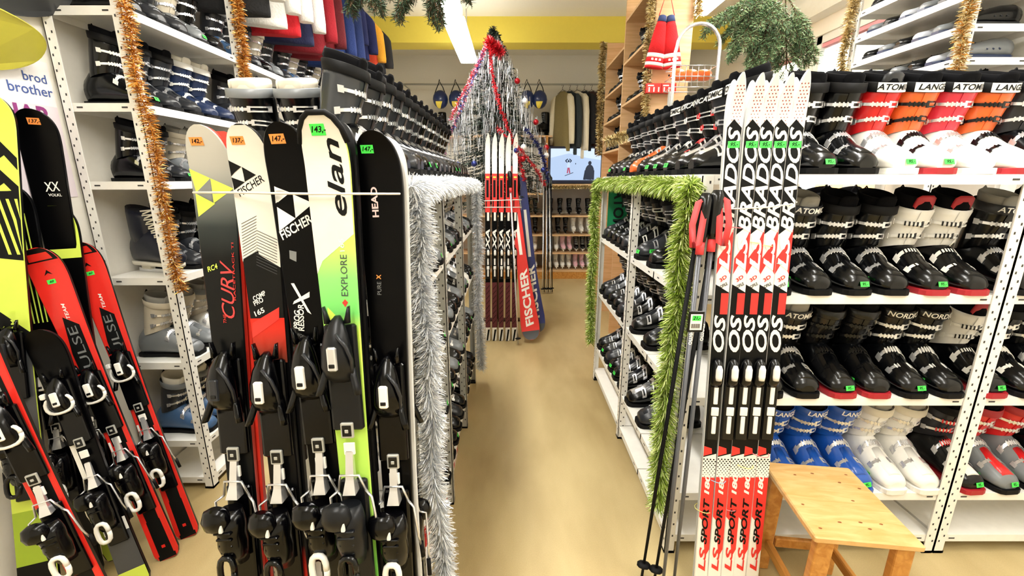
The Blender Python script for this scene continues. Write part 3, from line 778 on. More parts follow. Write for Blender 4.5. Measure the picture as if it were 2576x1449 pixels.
s2.sticker(613, 358, TAGO, '137,-', .028, .016); s2.done(); s2.bind(s2.pl(672, 990)[1], s2.pl(700, 1270)[1], 'print')
# ---- ski 3
s3 = alpine('black alpine ski with white triangle logo and large white X', (712, 315), (848, 1449), .965, .86, (.044, .035, .050))
s3.body(GLOSSK, KSIDE)
s3.poly([(690, 468), (724, 484), (694, 511)], WPR); s3.poly([(737, 488), (788, 511), (744, 548)], WPR); s3.poly([(697, 520), (744, 549), (703, 581)], WPR); s3.poly([(694, 470), (730, 484), (700, 508), (694, 508)], WPR)
s3.text('FISCHER', (706, 594), (782, 548), .020, WPR, .2, .02)
s3.poly([(728, 629), (746, 633), (746, 658), (729, 650)], GPR)
s3.poly([(733, 712), (740, 712), (783, 790), (777, 782)], WPR); s3.poly([(737, 765), (740, 757), (779, 733), (779, 747)], WPR)
s3.poly([(732, 712), (740, 716), (784, 790), (774, 784)], WPR, .0009)
s3.text('PROG', (746, 826), (748, 780), .013, WPR, .1, .02); s3.text('RESSOR', (759, 832), (757, 764), .013, WPR, .1, .02)
s3.text('WOODCORE', (748, 840), (789, 856), .008, GPR)
s3.sticker(712, 354, TAGO, '147,-', .030, .018); s3.done(); s3.bind(s3.pl(765, 955)[1], s3.pl(790, 1250)[1], 'wh')
# ---- ski 4
s4 = alpine('white and lime alpine ski with black guard around its tip', (806, 290), (915, 1449), .93, .835, (.043, .034, .046), tip=.085)
zz = lambda y: s4.pl(860, y)[1]
g4 = grad('lime and green print', [(0, (96, 190, 84)), (zz(1420), (120, 200, 84)), (zz(1300), (176, 226, 96)), (zz(950), (196, 232, 100)), (zz(840), (206, 240, 96)), (zz(790), (120, 214, 110)), (zz(700), (140, 222, 120)), (zz(600), (206, 236, 104)), (s4.L, (214, 238, 120))])
s4.body(g4, KSIDE)
s4.poly([(740, 250), (900, 250), (900, 588), (812, 656), (740, 690)], WTOP)
s4.text('elan', (855, 543), (834, 350), .034, INK, .25, .015)
s4.text('EXPLORE', (868, 744), (864, 640), .014, DGPR, 0, 0); s4.text('165', (862, 632), (858, 600), .010, WPR)
s4.poly([(868, 752), (876, 760), (869, 772), (861, 761)], REDSIDE)
s4.poly([(824, 772), (882, 830), (882, 846), (900, 960), (830, 930)], M('pale lime print', (214, 238, 92), .4), .0005)
s4.poly([(880, 1385), (960, 1449), (960, 1500), (880, 1500)], M('leaf green print', (92, 160, 62), .4))
s4.sticker(810, 331, TAGG, '143,-', .028, .020); s4.done(); s4.bind(s4.pl(857, 910)[1], s4.pl(880, 1250)[1], 'lime')
gb = MB(); pts = [s4.P(-s4.hw(z) * 1.05, z + .002, -.003) for z in (s4.L - .055, s4.L - .03, s4.L - .012, s4.L - .003)]; pts += [s4.P(s4.hw(z) * 1.05, z + .002, -.003) for z in (s4.L - .003, s4.L - .012, s4.L - .03, s4.L - .055)]
gb.tube(pts, .006, 8); gb.build('tip_guard', BLACKM, s4.o)
# ---- ski 5
s5 = alpine('black alpine ski with small pale lettering, rightmost of the five', (942, 336), (1012, 1449), .99, .88, (.044, .035, .050))
s5.body(GLOSSK, KSIDE)
s5.text('HEAD', (946, 546), (940, 470), .014, M('rose grey print', (226, 196, 192), .4), 0, .03); s5.text('PURE', (955, 741), (954, 708), .009, GPR); s5.text('X', (953, 702), (953, 690), .010, TAGO, 0, .03)
s5.poly([(989, 1384), (1005, 1384), (1005, 1400), (989, 1400)], GPR)
s5.sticker(931, 379, TAGG, '147,-', .026, .016); s5.done(); s5.bind(s5.pl(964, 1000)[1], s5.pl(985, 1275)[1], 'wh')
whitegrey = M('white sidewall', (220, 220, 220), .4)
for s_, sd, st in ((s1, REDSIDE, 'blk'), (s2, KSIDE, 'print'), (s3, whitegrey, 'wh'), (s4, KSIDE, 'lime'), (s5, whitegrey, 'blk')):
    r = s_.rear; r.rise = .012; r.body(GLOSSK, sd); r.done(); r.bind(s_.L * .60, s_.L * .40, 'blk')
# the white elastic that holds them
def band_line(label, pts, r, mat, name='elastic_band', grp=None):
    b = MB(); b.tube(pts, r, 6); o = b.build(name, mat); return tag(o, label, 'elastic band', grp)
ELA = M('white elastic cord', (226, 222, 214), .6)
pts = [px(486, 484, .985), px(590, 484, .965), px(700, 486, .925), px(775, 487, .89), px(880, 487, .89), px(1003, 487, .945), px(1016, 487, 1.06)]
band_line('white elastic cord stretched across the five alpine skis', pts, .0026, ELA)

# ---- junior red skis at the left
def leaner(label, top, bot_floor, ytop, hw, style, zt, zh, grp=None, th=.016, face=(.45, -1, .1)):
    T = px(top[0], top[1], ytop)
    u, v = (bot_floor[0]-1288)/F, (724-bot_floor[1])/F
    dy, dz = math.cos(PITCH)+v*math.sin(PITCH), -math.sin(PITCH)+v*math.cos(PITCH); k = -EYE/dz
    B = Vector((u*k, dy*k, 0))
    s = Ski('alpine_ski', label, B, T, face, hw, th, .09, .03, 'ski', grp)
    s.bz = (zt, zh, style); return s
def pulse(label, top, bot, ytop, toe, heel):
    s = leaner(label, top, bot, ytop, (.042, .036, .052), 'whitehoop', None, None, 'red skis leaning on the left wall')
    s.body(REDP, KSIDE)
    s.band(s.L - .05, s.L, KSIDE, -1, 1, .0004); s.band(s.L - .045, s.L - .02, REDP, -.7, .7, .0008)
    s.poly([(-.02, .17), (.02, .17), (.026, .98), (-.012, 1.02), (-.026, .88)], INK, .0008, False)
    s.poly([(-.03, .0), (.03, .0), (.03, .17), (-.03, .17)], INK, .0008, False)
    s.poly([(-.041, .02), (-.024, .02), (-.018, .5), (-.034, .5)], REDP, .0012, False); s.poly([(.041, .02), (.024, .02), (.018, .5), (.034, .5)], REDP, .0012, False)
    s.poly([(-.033, .44), (-.026, .44), (-.026, .52), (-.033, .52)], WPR, .0016, False)
    s.text('PULSE', (.002, s.L - .50), (.002, s.L - .30), .026, GPR, 0, 0, False, .0016)
    s.text('TEAM', (.004, s.L - .27), (.004, s.L - .21), .010, WPR, .2, .01, False, .0016)
    s.poly([(-.012, s.L - .10), (0, s.L - .08), (.012, s.L - .10), (0, s.L - .092)], INK, .0012, False)
    s.poly([(-.006, .05), (.006, .05), (.006, .062), (-.006, .062)], REDP, .0014, False)
    s.sticker(.0, s.L - .125, TAGG, '60', .024, .016); s.done()
    s.bind(s.pl(*toe)[1], s.pl(*heel)[1], 'whitehoop'); return s
pulse('red and black junior ski, right one of the two standing upright', (205, 612), (478, 1345), 1.73, (345, 930), (432, 1100))
pulse('red and black junior ski, left of its twin, tip with black guard', (102, 626), (428, 1398), 1.58, (275, 980), (372, 1150))
pulse('red and black junior ski cut off by the left photo edge', (-170, 640), (300, 1600), 1.16, (80, 1075), (200, 1280))
s = leaner('tall black ski with white crossed logo behind the red skis', (88, 278), (300, 1318), 1.69, (.048, .040, .058), 'whitehoop', 0, 0)
s.body(GLOSSK, KSIDE); s.text('XX', (112, 470), (150, 468), .034, WPR, .1, .01); s.text('VOLKL', (122, 490), (156, 490), .010, WPR, 0, .02)
s.sticker(90, 306, TAGO, '137,-', .034, .022); s.done(); s.bind(s.L*.5, s.L*.33, 'blk')
s = leaner('short black ski with grey, white and lime tail', (105, 828), (352, 1468), 1.46, (.044, .036, .050), 'whitehoop', 0, 0)
s.body(GLOSSK, KSIDE); s.band(0, .07, LIME); s.band(.07, .22, DGPR); s.band(.22, .27, WPR); s.band(.45, .62, WPR, -1, -.6, .001); s.done(); s.bind(s.pl(180, 1010)[1], s.pl(300, 1220)[1], 'whitehoop')
s = leaner('lime and black zigzag ski at the left photo edge', (-28, 240), (110, 1520), 1.60, (.055, .046, .066), 'blk', 0, 0)
s.body(LIME, KSIDE)
s.poly([(-200, 480), (200, 480), (200, 650), (-200, 650)], INK, .0007); s.poly([(-200, 850), (250, 850), (300, 1240), (-200, 1240)], DGPR, .0007)
for k in range(4): s.poly([(-30 + 22*k, 500), (-22 + 22*k, 500), (30 + 22*k, 640), (22 + 22*k, 640)], LIME, .001)
for k, y0 in enumerate((330, 400, 760)):
    s.poly([(-60, y0), (120, y0 + 70), (120, y0 + 100), (10, y0 + 60), (-60, y0 + 110)], INK, .0008)
s.text('TEAM 66', (38, 850), (30, 780), .012, LIME, .1, .02, off=.002); s.band(.0, .35, M('olive lime print', (150, 176, 40), .4)); s.band(.10, .16, INK, -1, 1, .0012); s.done(); s.bind(s.L * .5, s.L * .33, 'blk')
s = leaner('black and lime striped ski behind the crossed-logo ski', (150, 520), (300, 1400), 1.70, (.044, .036, .050), 'blk', 0, 0)
s.body(GLOSSK, KSIDE); s.band(s.L - .20, s.L, LIME); s.band(.0, .3, LIME, -1, 0); s.done(); s.bind(s.L * .5, s.L * .33, 'wh')
s = leaner('lime-streaked black ski behind the zigzag ski', (35, 470), (230, 1450), 1.62, (.044, .036, .050), 'blk', 0, 0)
s.body(GLOSSK, KSIDE)
for k in range(5): s.poly([(-.03 + .012*k, s.L - .1), (-.026 + .012*k, s.L - .1), (-.02 + .012*k, s.L - .5), (-.024 + .012*k, s.L - .5)], LIME, .0008, False)
s.done(); s.bind(s.L * .5, s.L * .33, 'whitehoop')

# ---- five cross-country pairs at the right
SPOT = M('dark red dots', (150, 40, 40), .4)
XW = M('white cross-country topsheet', (238, 236, 230), .3, coat=.3)
XR_ = M('signal red print', (224, 48, 44), .35)
xtops = [(1874, 188), (1924, 190), (1966, 190), (1996, 190), (2036, 180)]
xtops = [(1866, 188), (1914, 190), (1950, 190), (1988, 190), (2028, 182)]
xbots = [(1764, 1449), (1797, 1449), (1830, 1449), (1860, 1449), (1893, 1449)]
def xc_pair(i, T, B, label, kind='sport', pa=None, pc=None):
    base = floor_base(T, B) if kind == 'sport' else B
    off = Vector((.003, .010, 0))
    for back in (False, True):
        f = (-.12, -1, 0) if not back else (.12, 1, 0)
        if kind != 'sport': f = (.2, -1, 0) if not back else (-.2, 1, 0)
        s = Ski('cross_country_ski', label if not back else label.replace('ski', 'ski (turned away)', 1).replace(' (turned away)', ' turned away,'), base + off * back, T + off * back, f, (.0225, .0215, .0235), .010, .15, .045, 'cross-country ski', 'cross-country skis tied in pairs' + (' by the stool' if kind == 'sport' else ' at the aisle end'))
        L = s.L
        s.pointy = True
        if back: s.rise = .012
        if kind == 'sport':
            s.body(XW, whitegrey)
            if not back:
                w = .021
                Z = lambda y: s.pl(pa[0] + (pc[0]-pa[0]) * (y-pa[1]) / (pc[1]-pa[1]), y)[1]
                A = lambda y0, y1, m, x0=-1, x1=1, o=.0006: s.band(Z(y0), Z(y1), m, x0, x1, o)
                for r_ in range(14):
                    for c_ in range(3):
                        x = (-.010 + .009*c_ + (.004 if r_ % 2 else 0)); z = L - .035 - r_ * .009; d = .0016 if r_ < 8 else .0011
                        s.poly([(x-d, z-d), (x+d, z-d), (x+d, z+d), (x-d, z+d)], SPOT, .0006, False)
                s.poly([(-w, Z(320)), (-.004, Z(300)), (w, Z(322)), (w, Z(560)), (-w, Z(590))], INK, .0006, False)
                s.text('BRADOS', (.001, Z(584)), (.001, Z(318)), .037, XW, .35, .025, False, .0012, False)
                s.poly([(-w, Z(650)), (-.002, Z(625)), (w, Z(575)), (w, Z(690)), (0, Z(655)), (-w, Z(690))], XR_, .0006, False)
                s.text('LS', (0, Z(680)), (0, Z(590)), .032, XW, .3, .03, False, .0014, False)
                s.text('3D', (-.010, Z(706)), (.010, Z(694)), .012, XR_, .1, .03, False, .001, False); s.text('PROFILE', (-.015, Z(726)), (.014, Z(712)), .010, INK, .1, .02, False, .001, False)
                s.poly([(-w, Z(1150)), (w, Z(1140)), (w, Z(735)), (-w, Z(715))], INK, .0006, False); A(790, 737, XR_, -.1, .95, .0012)
                s.text('OS', (0, Z(885)), (0, Z(792)), .036, XW, .25, .03, False, .0014, False)
                s.poly([(-w, Z(1147)), (w*.3, Z(1140)), (w*.2, Z(1127)), (-w, Z(1122))], XR_, .0012, False)
                s.text('RL', (0, Z(1085)), (0, Z(1045)), .032, XW, .2, .03, False, .0014, False)
                A(1200, 1150, XW, -1, 1, .0010)
                zz0, zz1 = Z(1198), Z(1150)
                for r_ in range(10):
                    for c_ in range(8):
                        if (r_ + c_) % 2: x = -.0185 + c_*.0053; z = zz0 + r_*(zz1-zz0)/10; d = .0026 * (.5 + .05*r_); s.poly([(x-d, z-d), (x+d, z-d), (x+d, z+d), (x-d, z+d)], INK, .0014, False)
                s.poly([(-w, Z(1300)), (-.008, Z(1310)), (.008, Z(1400)), (w, Z(1380)), (w, Z(1190)), (-w, Z(1200))], XR_, .0006, False)
                s.text('180', (-.002, Z(1243)), (-.002, Z(1192)), .017, XW, .2, .04, False, .0016, False)
                s.text('SPORT', (.0, Z(1368)), (.0, Z(1252)), .021, INK, .25, .03, False, .0016, False)
                s.text('LS', (0, Z(1435)), (0, Z(1376)), .024, XR_, .2, .03, False, .0016, False)
        else:
            s.body(GLOSSK, KSIDE)
            if not back:
                s.band(.82*L, L, XW); s.band(.64*L, .82*L, XR_); s.band(.71*L, .79*L, INK, -.5, .4, .0012); s.band(.60*L, .64*L, XW, -.3, .6, .0012); s.band(.66*L, .70*L, INK, -.7, -.3, .0012)
                s.text('XA', (0, .46*L), (0, .56*L), .036, WPR, .2, .03, False, .0012, False)
                s.band(.07*L, .30*L, M('maroon pattern', (92, 26, 40), .4))
                for q in range(8): s.poly([(-.018, (.09+.025*q)*L), (-.012, (.09+.025*q)*L), (.018, (.11+.025*q)*L), (.012, (.11+.025*q)*L)], INK, .0012, False)
                s.band(0, .07*L, XW); s.poly([(-.018, .0), (.0, .0), (.018, .06*L), (.0, .06*L)], INK, .0012, False)
                s.band(.80*L, .807*L, LIME, -.6, .6, .0016)
        if not back:
            cap, word = (WHITE, 'NNN')
            zb = Z(955) if kind == 'sport' else .43*L
            b = MB(); r = []
            for z, hx, h in ((-.02, .018, .014), (0, .020, .020), (.04, .020, .022), (.062, .016, .018), (.075, .009, .010)): r.append([Vector((hx*math.cos(a), -h*.6 + h*math.sin(a)*.8, z)) for a in [2*PI*k/12 for k in range(12)]])
            b.loft(r); b.rbox(-.019, .019, -.014, 0, -.21, -.01, .003)
            root = b.build('binding', BLACK, s.o, (0, -s.th, zb))
            b = MB(); b.loft([[Vector((hx*math.cos(a), -.030 + .006*math.sin(a), z)) for a in [2*PI*k/10 for k in range(10)]] for z, hx in ((.008, .009), (.02, .011), (.045, .011), (.058, .006))]); b.build('binding_cap', WHITE, root)
            b = MB()
            for z0 in (-.08, -.185): b.rbox(-.007, .007, -.018, -.013, z0, z0 + .062, .002, 0)
            b.rbox(-.012, .012, -.019, -.014, -.12, -.09, .002); b.build('binding_plate', WPR, root)
            if kind == 'sport': s.sticker(.002, Z(363), TAGG, '95,-', .034, .020)
        s.done()
for i, (a, c) in enumerate(zip(xtops, xbots)):
    T = px(a[0], a[1], 1.385) + Vector((0, .03, 0)); B = px(c[0], c[1], 1.27) + Vector((0, .01, 0))
    xc_pair(i, T, B, 'red, white and black ski, %s from left of five by the stool' % ORD[i], pa=a, pc=c)
for i in range(5):
    T = px(1226 + i*17.5, 336, 3.96); B = px(1227 + i*16.5, 852, 3.84); B.z = 0
    xc_pair(i, T, B, 'red and black ski, %s from left of five at aisle end' % ORD[i], 'red')
pts = [px(1758, 519, 1.44), px(1800, 526, 1.37), px(1870, 524, 1.345), px(1930, 521, 1.345), px(1990, 513, 1.36), px(2004, 508, 1.44)]
band_line('white elastic cord across the cross-country skis by the stool', pts, .0026, ELA)
for lb, y0, y1 in (('upper white cord across the skis at the aisle end', 505, 502), ('lower white cord across the skis at the aisle end', 521, 521)):
    band_line(lb, [px(1217, y0, 3.87), px(1300, y1, 3.86), px(1312, y1, 3.9)], .004, ELA)
bcol = [M('pink rubber', (236, 130, 140), .5), M('yellow rubber', (236, 226, 140), .5), M('pale blue rubber', (150, 196, 226), .5), M('mint rubber', (150, 214, 196), .5)]
for (x, y, ci, lb) in ((1822, 562, 0, 'pink'), (1852, 572, 0, 'pink'), (1900, 610, 1, 'yellow'), (1932, 618, 1, 'yellow'), (1966, 664, 3, 'mint'), (1776, 1290, 1, 'yellow'), (1812, 1215, 2, 'pale blue'), (1840, 1285, 0, 'pink'), (1882, 1178, 1, 'yellow'), (1922, 1150, 0, 'pink')):
    dpt = 1.36 if y < 800 else 1.285
    p = px(x, y, dpt); b = MB(); pp = [(p.x + .028*math.cos(a), p.y + .025 + .026*math.sin(a), p.z + .002*math.sin(a*2)) for a in [2*PI*k/12 for k in range(13)]]; b.tube(pp, .0014, 5)
    o = b.build('rubber_band', bcol[ci]); tag(o, '%s rubber band around a cross-country ski pair, %s' % (lb, ('at photo height %s' % {562:'beside the pole handles',572:'just under the white cord'}.get(y,'')) if y in (562,572) else {610:'above the middle pair\'s lettering',618:'on the fourth pair, upper half',664:'on the rightmost pair, upper half',1290:'low on the leftmost pair',1215:'low on the second pair',1285:'low on the third pair',1178:'low on the fourth pair',1150:'low on the rightmost pair'}[y]), 'rubber band', 'rubber bands on ski pairs')
    o['label'] = o['label'].replace('at photo height ', '')
# ---- poles
def pole(label, top, bot, grip, shaft, strap=None, L_grip=.15, grp=None, r=.008, word=None):
    t = thing('ski_pole', label, 'ski pole', (0, 0, 0), 0, grp); axis_place(t, bot, top); L = (Vector(top)-Vector(bot)).length
    b = MB(); b.tube([(0, 0, 0), (0, 0, .3*L), (0, 0, L - L_grip)], [r*.6, r*.9, r], 8); b.build('shaft', shaft, t)
    if word:
        b = MB(); add_text(b, word, lambda a, c: (c, -r*1.05 - .0004, L - .45 + a), .022, 0, .1, .02); b.build('lettering', WPR, t)
    b = MB(); b.tube([(0, 0, L - L_grip), (0, 0, L - L_grip + .02), (0, -.002, L - .07), (0, -.002, L - .02), (0, -.002, L)], [.014, .017, .019, .022, .013], 10, 0); b.tube([(0, 0, L - L_grip - .04), (0, 0, L - L_grip)], .0125, 10, 1); b.build('grip', [grip[0], grip[1]], t)
    b = MB(); b.tube([(0, 0, 0), (0, 0, -.0)][:1] + [(0, 0, .03)], .005, 6); b.loft([[Vector((g*.026*math.cos(a), g*.026*math.sin(a)*.8, z)) for a in [2*PI*k/10 for k in range(10)]] for z, g in ((.045, .4), (.05, 1), (.056, 1), (.062, .4))]); b.build('basket', BLACKM, t)
    if strap:
        b = MB()
        pts = [(0, -.01, L - .015), (strap[1], -.02, L - .03), (strap[1]*1.5, -.025, L - .10), (strap[1]*1.2, -.025, L - .17), (strap[1]*.5, -.022, L - .16), (strap[1]*.3, -.02, L - .08), (0, -.01, L - .02)]
        rr = []
        for j, p in enumerate(pts): rr.append([Vector(p) + Vector((dx, dy, 0)) for dx, dy in ((-.010, 0), (.010, 0), (.010, .002), (-.010, .002))])
        b.loft(rr, 0, False, False); b.build('wrist_strap', strap[0], t)
    return t
CORAL = M('coral red strap', (238, 70, 74), .6)
PG = M('grey pole shaft', (90, 92, 98), .35, .3)
p1 = px(1776, 486, 1.38); p2 = px(1805, 478, 1.38)
pole('grey ski pole with red-strapped grip, left one beside the green tinsel', p1, Vector((px(1672, 1420, 1.19).x, 1.19, .012)), (BLACK, CORAL), PG, (CORAL, -.028), .15, 'ski poles by the green tinsel', word='omega')
pole('grey ski pole with red-strapped grip, right one against the red skis', p2, Vector((px(1700, 1420, 1.24).x, 1.24, .012)), (BLACK, CORAL), PG, (CORAL, .024), .15, 'ski poles by the green tinsel', word='omega')
pole('slim black ski pole standing behind the two grey ones', px(1800, 500, 1.405) + Vector((.012, .0, 0)), Vector((.50+.03, 1.31, .012)), (BLACK, BLACK), BLACKM, None, .12, 'ski poles by the green tinsel')
pole('slim black ski pole nearest the white rack post', px(1768, 500, 1.42), Vector((.49, 1.33, .012)), (BLACK, BLACK), BLACKM, None, .12, 'ski poles by the green tinsel')
b = MB(); p = px(1750, 808, 1.262); b.rbox(p.x-.024, p.x+.024, p.y-.004, p.y, p.z-.034, p.z+.034, .002); b.box(p.x-.018, p.x+.018, p.y-.0052, p.y-.004, p.z-.026, p.z+.024, 1); b.box(p.x-.013, p.x+.013, p.y-.0060, p.y-.0052, p.z+.004, p.z+.02, 2)
for q in range(9): b.box(p.x-.014+q*.003, p.x-.0128+q*.003, p.y-.0062, p.y-.0052, p.z-.02, p.z-.006, 3)
add_text(b, '21,-', lambda a, c: (p.x + a, p.y - .0064, p.z + .012 + c), .014, 3, .2, .03)
tag(b.build('price_tag', [BLACK, WPR, TAGG, INK]), 'black tag with white barcode and green price, tied to the poles', 'price tag')
pole('silver ski pole leaning on the red skis at the aisle end', px(1282, 430, 3.88), Vector((px(1304, 838, 3.72).x, 3.72, .012)), (BLACK, CORAL), SILVER, None, .14, 'silver poles at the aisle end', .009)
pole('silver ski pole leaning towards the blue board', px(1300, 440, 4.1), Vector((px(1352, 745, 4.05).x, 4.05, .012)), (BLACK, BLACK), SILVER, None, .14, 'silver poles at the aisle end', .009)
for k in range(6):
    pole('black ski pole, %s from left of the bunch before the back shelf' % ORD[k], px(1368 + k*3.5, 432 + (k % 3)*6, 5.9), Vector((px(1364 + k*5, 740, 5.6).x, 5.55 + .05*(k % 2), .012)), (BLACK, BLACK), BLACK if k % 2 else SILVER, None, .14, 'bunch of poles before the back shelf', .009)
# tip-down wide skis with big lettering
for lb, T, B, mm, x0, x1 in (('red ski standing tip down with big pale lettering', (1283, 418, 3.98), (1338, 812, 3.80), XR_, (1300, 780), (1308, 655)), ('dark blue ski standing tip down with pale lettering', (1312, 446, 4.12), (1352, 800, 4.0), M('navy blue topsheet', (24, 40, 110), .3), (1336, 775), (1330, 675))):
    Bv = px(*B); Tv = px(*T); Bv.z = .035
    s = Ski('jumping_ski', lb, Tv, Bv, (0, -1, 0), (.035, .045, .085), .015, .12, .03, 'ski', 'tip-down skis at the aisle end'); s.body(mm, WOODL)
    L = s.L; s.text('FISCHER', (.0, L - .12), (.0, L - .66), .075, WPR, -.2, .03, False)
    s.band(L - .08, L, DGPR); s.band(L*.2, L*.5, WPR, -.3, .3, .0007); s.done()
# ================================================================ tinsel
def tinsel(label, pts, radius, n, mats, down=.0, w=.0022, core=True, ends=1.0, grp=None, name='tinsel_garland', taper=None, seed=1):
    rr = random.Random(seed); pts = [Vector(p) for p in pts]
    seg = [(pts[i+1]-pts[i]).length for i in range(len(pts)-1)]; tot = sum(seg)
    def at(t):
        d = t * tot
        for i, l in enumerate(seg):
            if d <= l or i == len(seg)-1: return pts[i] + (pts[i+1]-pts[i]) * min(1, d / l), (pts[i+1]-pts[i]).normalized()
            d -= l
    b = MB()
    nm = len(mats)
    for k in range(n):
        t = rr.random(); c, d = at(t); g = radius * (taper(t) if taper else 1) * rr.uniform(.55, 1.05)
        v = Vector((rr.gauss(0, 1), rr.gauss(0, 1), rr.gauss(0, 1))); v = (v - d * v.dot(d) * .75).normalized()
        s_ = v.cross(Vector((rr.gauss(0, 1), rr.gauss(0, 1), rr.gauss(0, 1)))).normalized() * w
        e = c + v * g; e.z -= down * g; mid = c + v * g * .55 + d * rr.uniform(-.1, .1) * g
        b.add([c - s_, c + s_, mid + s_, mid - s_, e + s_ * .5, e - s_ * .5], [(0, 1, 2, 3), (3, 2, 4, 5)], rr.randrange(nm))
    t_ = rr
    b.tube(pts, radius * .06, 5, 0)
    o = b.build(name, mats); return tag(o, label, 'tinsel garland', grp)
SILV = [M('silver foil', (232, 235, 240), .35, .25), M('bright silver foil', (252, 253, 255), .3, .1), M('grey silver foil', (208, 213, 222), .28, .4)]
GOLD = [M('gold foil', (214, 150, 58), .26, .7), M('bright gold foil', (246, 206, 130), .3, .5), M('deep gold foil', (160, 96, 26), .28, .8)]
PGOLD = [M('pale gold foil', (206, 184, 128), .3, .6), M('light gold foil', (240, 226, 182), .3, .4), M('dull gold foil', (150, 124, 70), .3, .7)]
GREENT = [M('lime green foil', (164, 192, 70), .32, .2), M('bright lime foil', (226, 238, 160), .32, .15), M('deep green foil', (110, 136, 40), .3, .3)]
def wob(p, q, n=12, a=.012, seed=3):
    rr = random.Random(seed); out = []
    for i in range(n + 1):
        t = i / n; c = Vector(p).lerp(Vector(q), t); out.append(c + Vector((rr.uniform(-a, a), rr.uniform(-a, a), rr.uniform(-a, a)*.5)))
    return out
# silver tinsel
tinsel('thick silver tinsel hanging down the near post of the left aisle rack', wob((IX1 + .035, IY0 + .03, 1.44), (IX1 + .055, IY0 + .015, .16)), .048, 9000, SILV, .15, .0013, seed=11)
tinsel('silver tinsel along the top edge of the left aisle rack', wob((IX1 + .03, IY0 + .0, 1.455), (IX1 + .03, IY1 - .02, 1.44), 14), .046, 9000, SILV, .25, .0014, seed=12)
tinsel('silver tinsel hanging down the far post of the left aisle rack', wob((IX1 + .035, IY1 - .02, 1.44), (IX1 + .035, IY1 - .02, .12)), .05, 5000, SILV, .15, .002, seed=13)
# green tinsel
tinsel('thick lime green tinsel hanging down the near post of the right rack', wob((RX0 - .035, RY0 - .005, 1.46), (RX0 - .05, RY0 + .01, .22)), .052, 9000, GREENT, .2, .0015, seed=14)
tinsel('lime green tinsel along the top edge of the right rack', wob((RX0 - .02, RY0, 1.455), (RX0 - .03, 3.06, 1.45), 14), .048, 8000, GREENT, .3, .0016, seed=15)
tinsel('lime green tinsel hanging down the far post of the right rack', wob((RX0 - .03, 3.07, 1.45), (RX0 - .035, 3.07, .28)), .048, 4500, GREENT, .15, .002, seed=16)
# gold tinsel
tinsel('orange gold tinsel down the first post of the left wall rack', wob((LX1 + .03, 1.81, 2.66), (LX1 + .035, 1.81, 1.00), 16, .012), .036, 5200, GOLD, .1, .0013, seed=17)
tinsel('orange gold tinsel down the second post of the left wall rack', wob((LX1 + .03, 2.55, 2.66), (LX1 + .03, 2.55, 1.98), 8, .012), .040, 2600, GOLD, .1, .0016, seed=18)
tinsel('pale gold tinsel down the far post of the window-side shoe rack', wob((UX0 - .03, UY1 - .01, 2.88), (UX0 - .03, UY1 - .01, 1.9), 10), .042, 3600, PGOLD, .1, .0018, seed=19)
tinsel('pale gold tinsel down the near post of the window-side shoe rack', wob((UX0 - .02, UY0 - .02, 2.88), (UX0 - .02, UY0 - .02, 1.8), 10), .042, 3600, PGOLD + GOLD[:1], .1, .0016, seed=20)
tinsel('gold strip of tinsel stuck under the television', wob((.52, 6.345, 1.365), (1.30, 6.345, 1.36), 8, .006), .035, 1800, PGOLD, .1, .003, seed=23)

# ================================================================ tall wooden boot shelf
wx0, wx1 = .95, 1.20
t = thing('wooden_shelf', 'tall light wooden shelf holding black boots, wrapped in gold tinsel', 'shelf', (wx0, 3.22, 0))
b = MB(); 
for ya in (3.22, 4.05, 4.78): 
    bb = MB(); bb.box(0, wx1 - wx0, ya - 3.22, ya - 3.22 + .02, 0, 3.18 if ya < 4 else (2.9 if ya < 4.5 else 2.78)); bb.build('side_panel', WOODL, t)
bb = MB(); bb.box(wx1 - wx0 - .008, wx1 - wx0, .02, 1.56, 0, 2.78); bb.build('back_panel', WOODL, t)
for ya, yb, zs_ in ((.02, .83, (1.48, 1.78, 2.09, 2.42, 2.75)), (.85, 1.56, (1.45, 1.74, 2.02, 2.28, 2.56))):
    for z in zs_: bb = MB(); bb.box(0, wx1 - wx0 - .009, ya + .001, yb - .001, z - .018, z); bb.build('shelf', WOODL, t)
wk = 0
for ya, yb, zs_ in ((3.24, 4.05, (1.48, 1.78, 2.09, 2.42)), (4.07, 4.78, (1.74, 2.02, 2.28))):
    for zi, z in enumerate(zs_):
        for q in range(4):
            y = ya + .12 + q * (yb - ya - .24) / 3
            boot('blk' if (q + zi) % 3 else 'gry', wx0 + .132, y, z, FX + R.uniform(-.1, .1), 'small dark boot, %s from camera, %s shelf up, %s half of the wooden shelf' % (ORD[q], ORD[zi], 'near' if ya < 4 else 'far'), 'dark boots on the tall wooden shelf', .70)
tinsel('gold tinsel down the near edge of the tall wooden shelf', wob((wx0 - .035, 3.2, 3.15), (wx0 - .035, 3.2, 1.75), 12), .04, 3200, PGOLD, .1, .002, seed=21)
tinsel('gold tinsel down the far edge of the tall wooden shelf', wob((wx0 - .03, 4.82, 2.8), (wx0 - .03, 4.82, 1.72), 12), .05, 2600, PGOLD, .1, .003, seed=22)
tinsel('short gold tinsel at the right edge of the wooden shelf', wob((wx1 + .03, 3.19, 3.15), (wx1 + .02, 3.19, 2.5), 8), .04, 1800, PGOLD, .1, .002, seed=24)
tinsel('gold tinsel bunch on the rail above the aisle boots', wob((wx0 - .06, 3.18, 1.80), (wx0 - .30, 3.14, 1.72), 5), .05, 1200, PGOLD, .2, .002, seed=25)
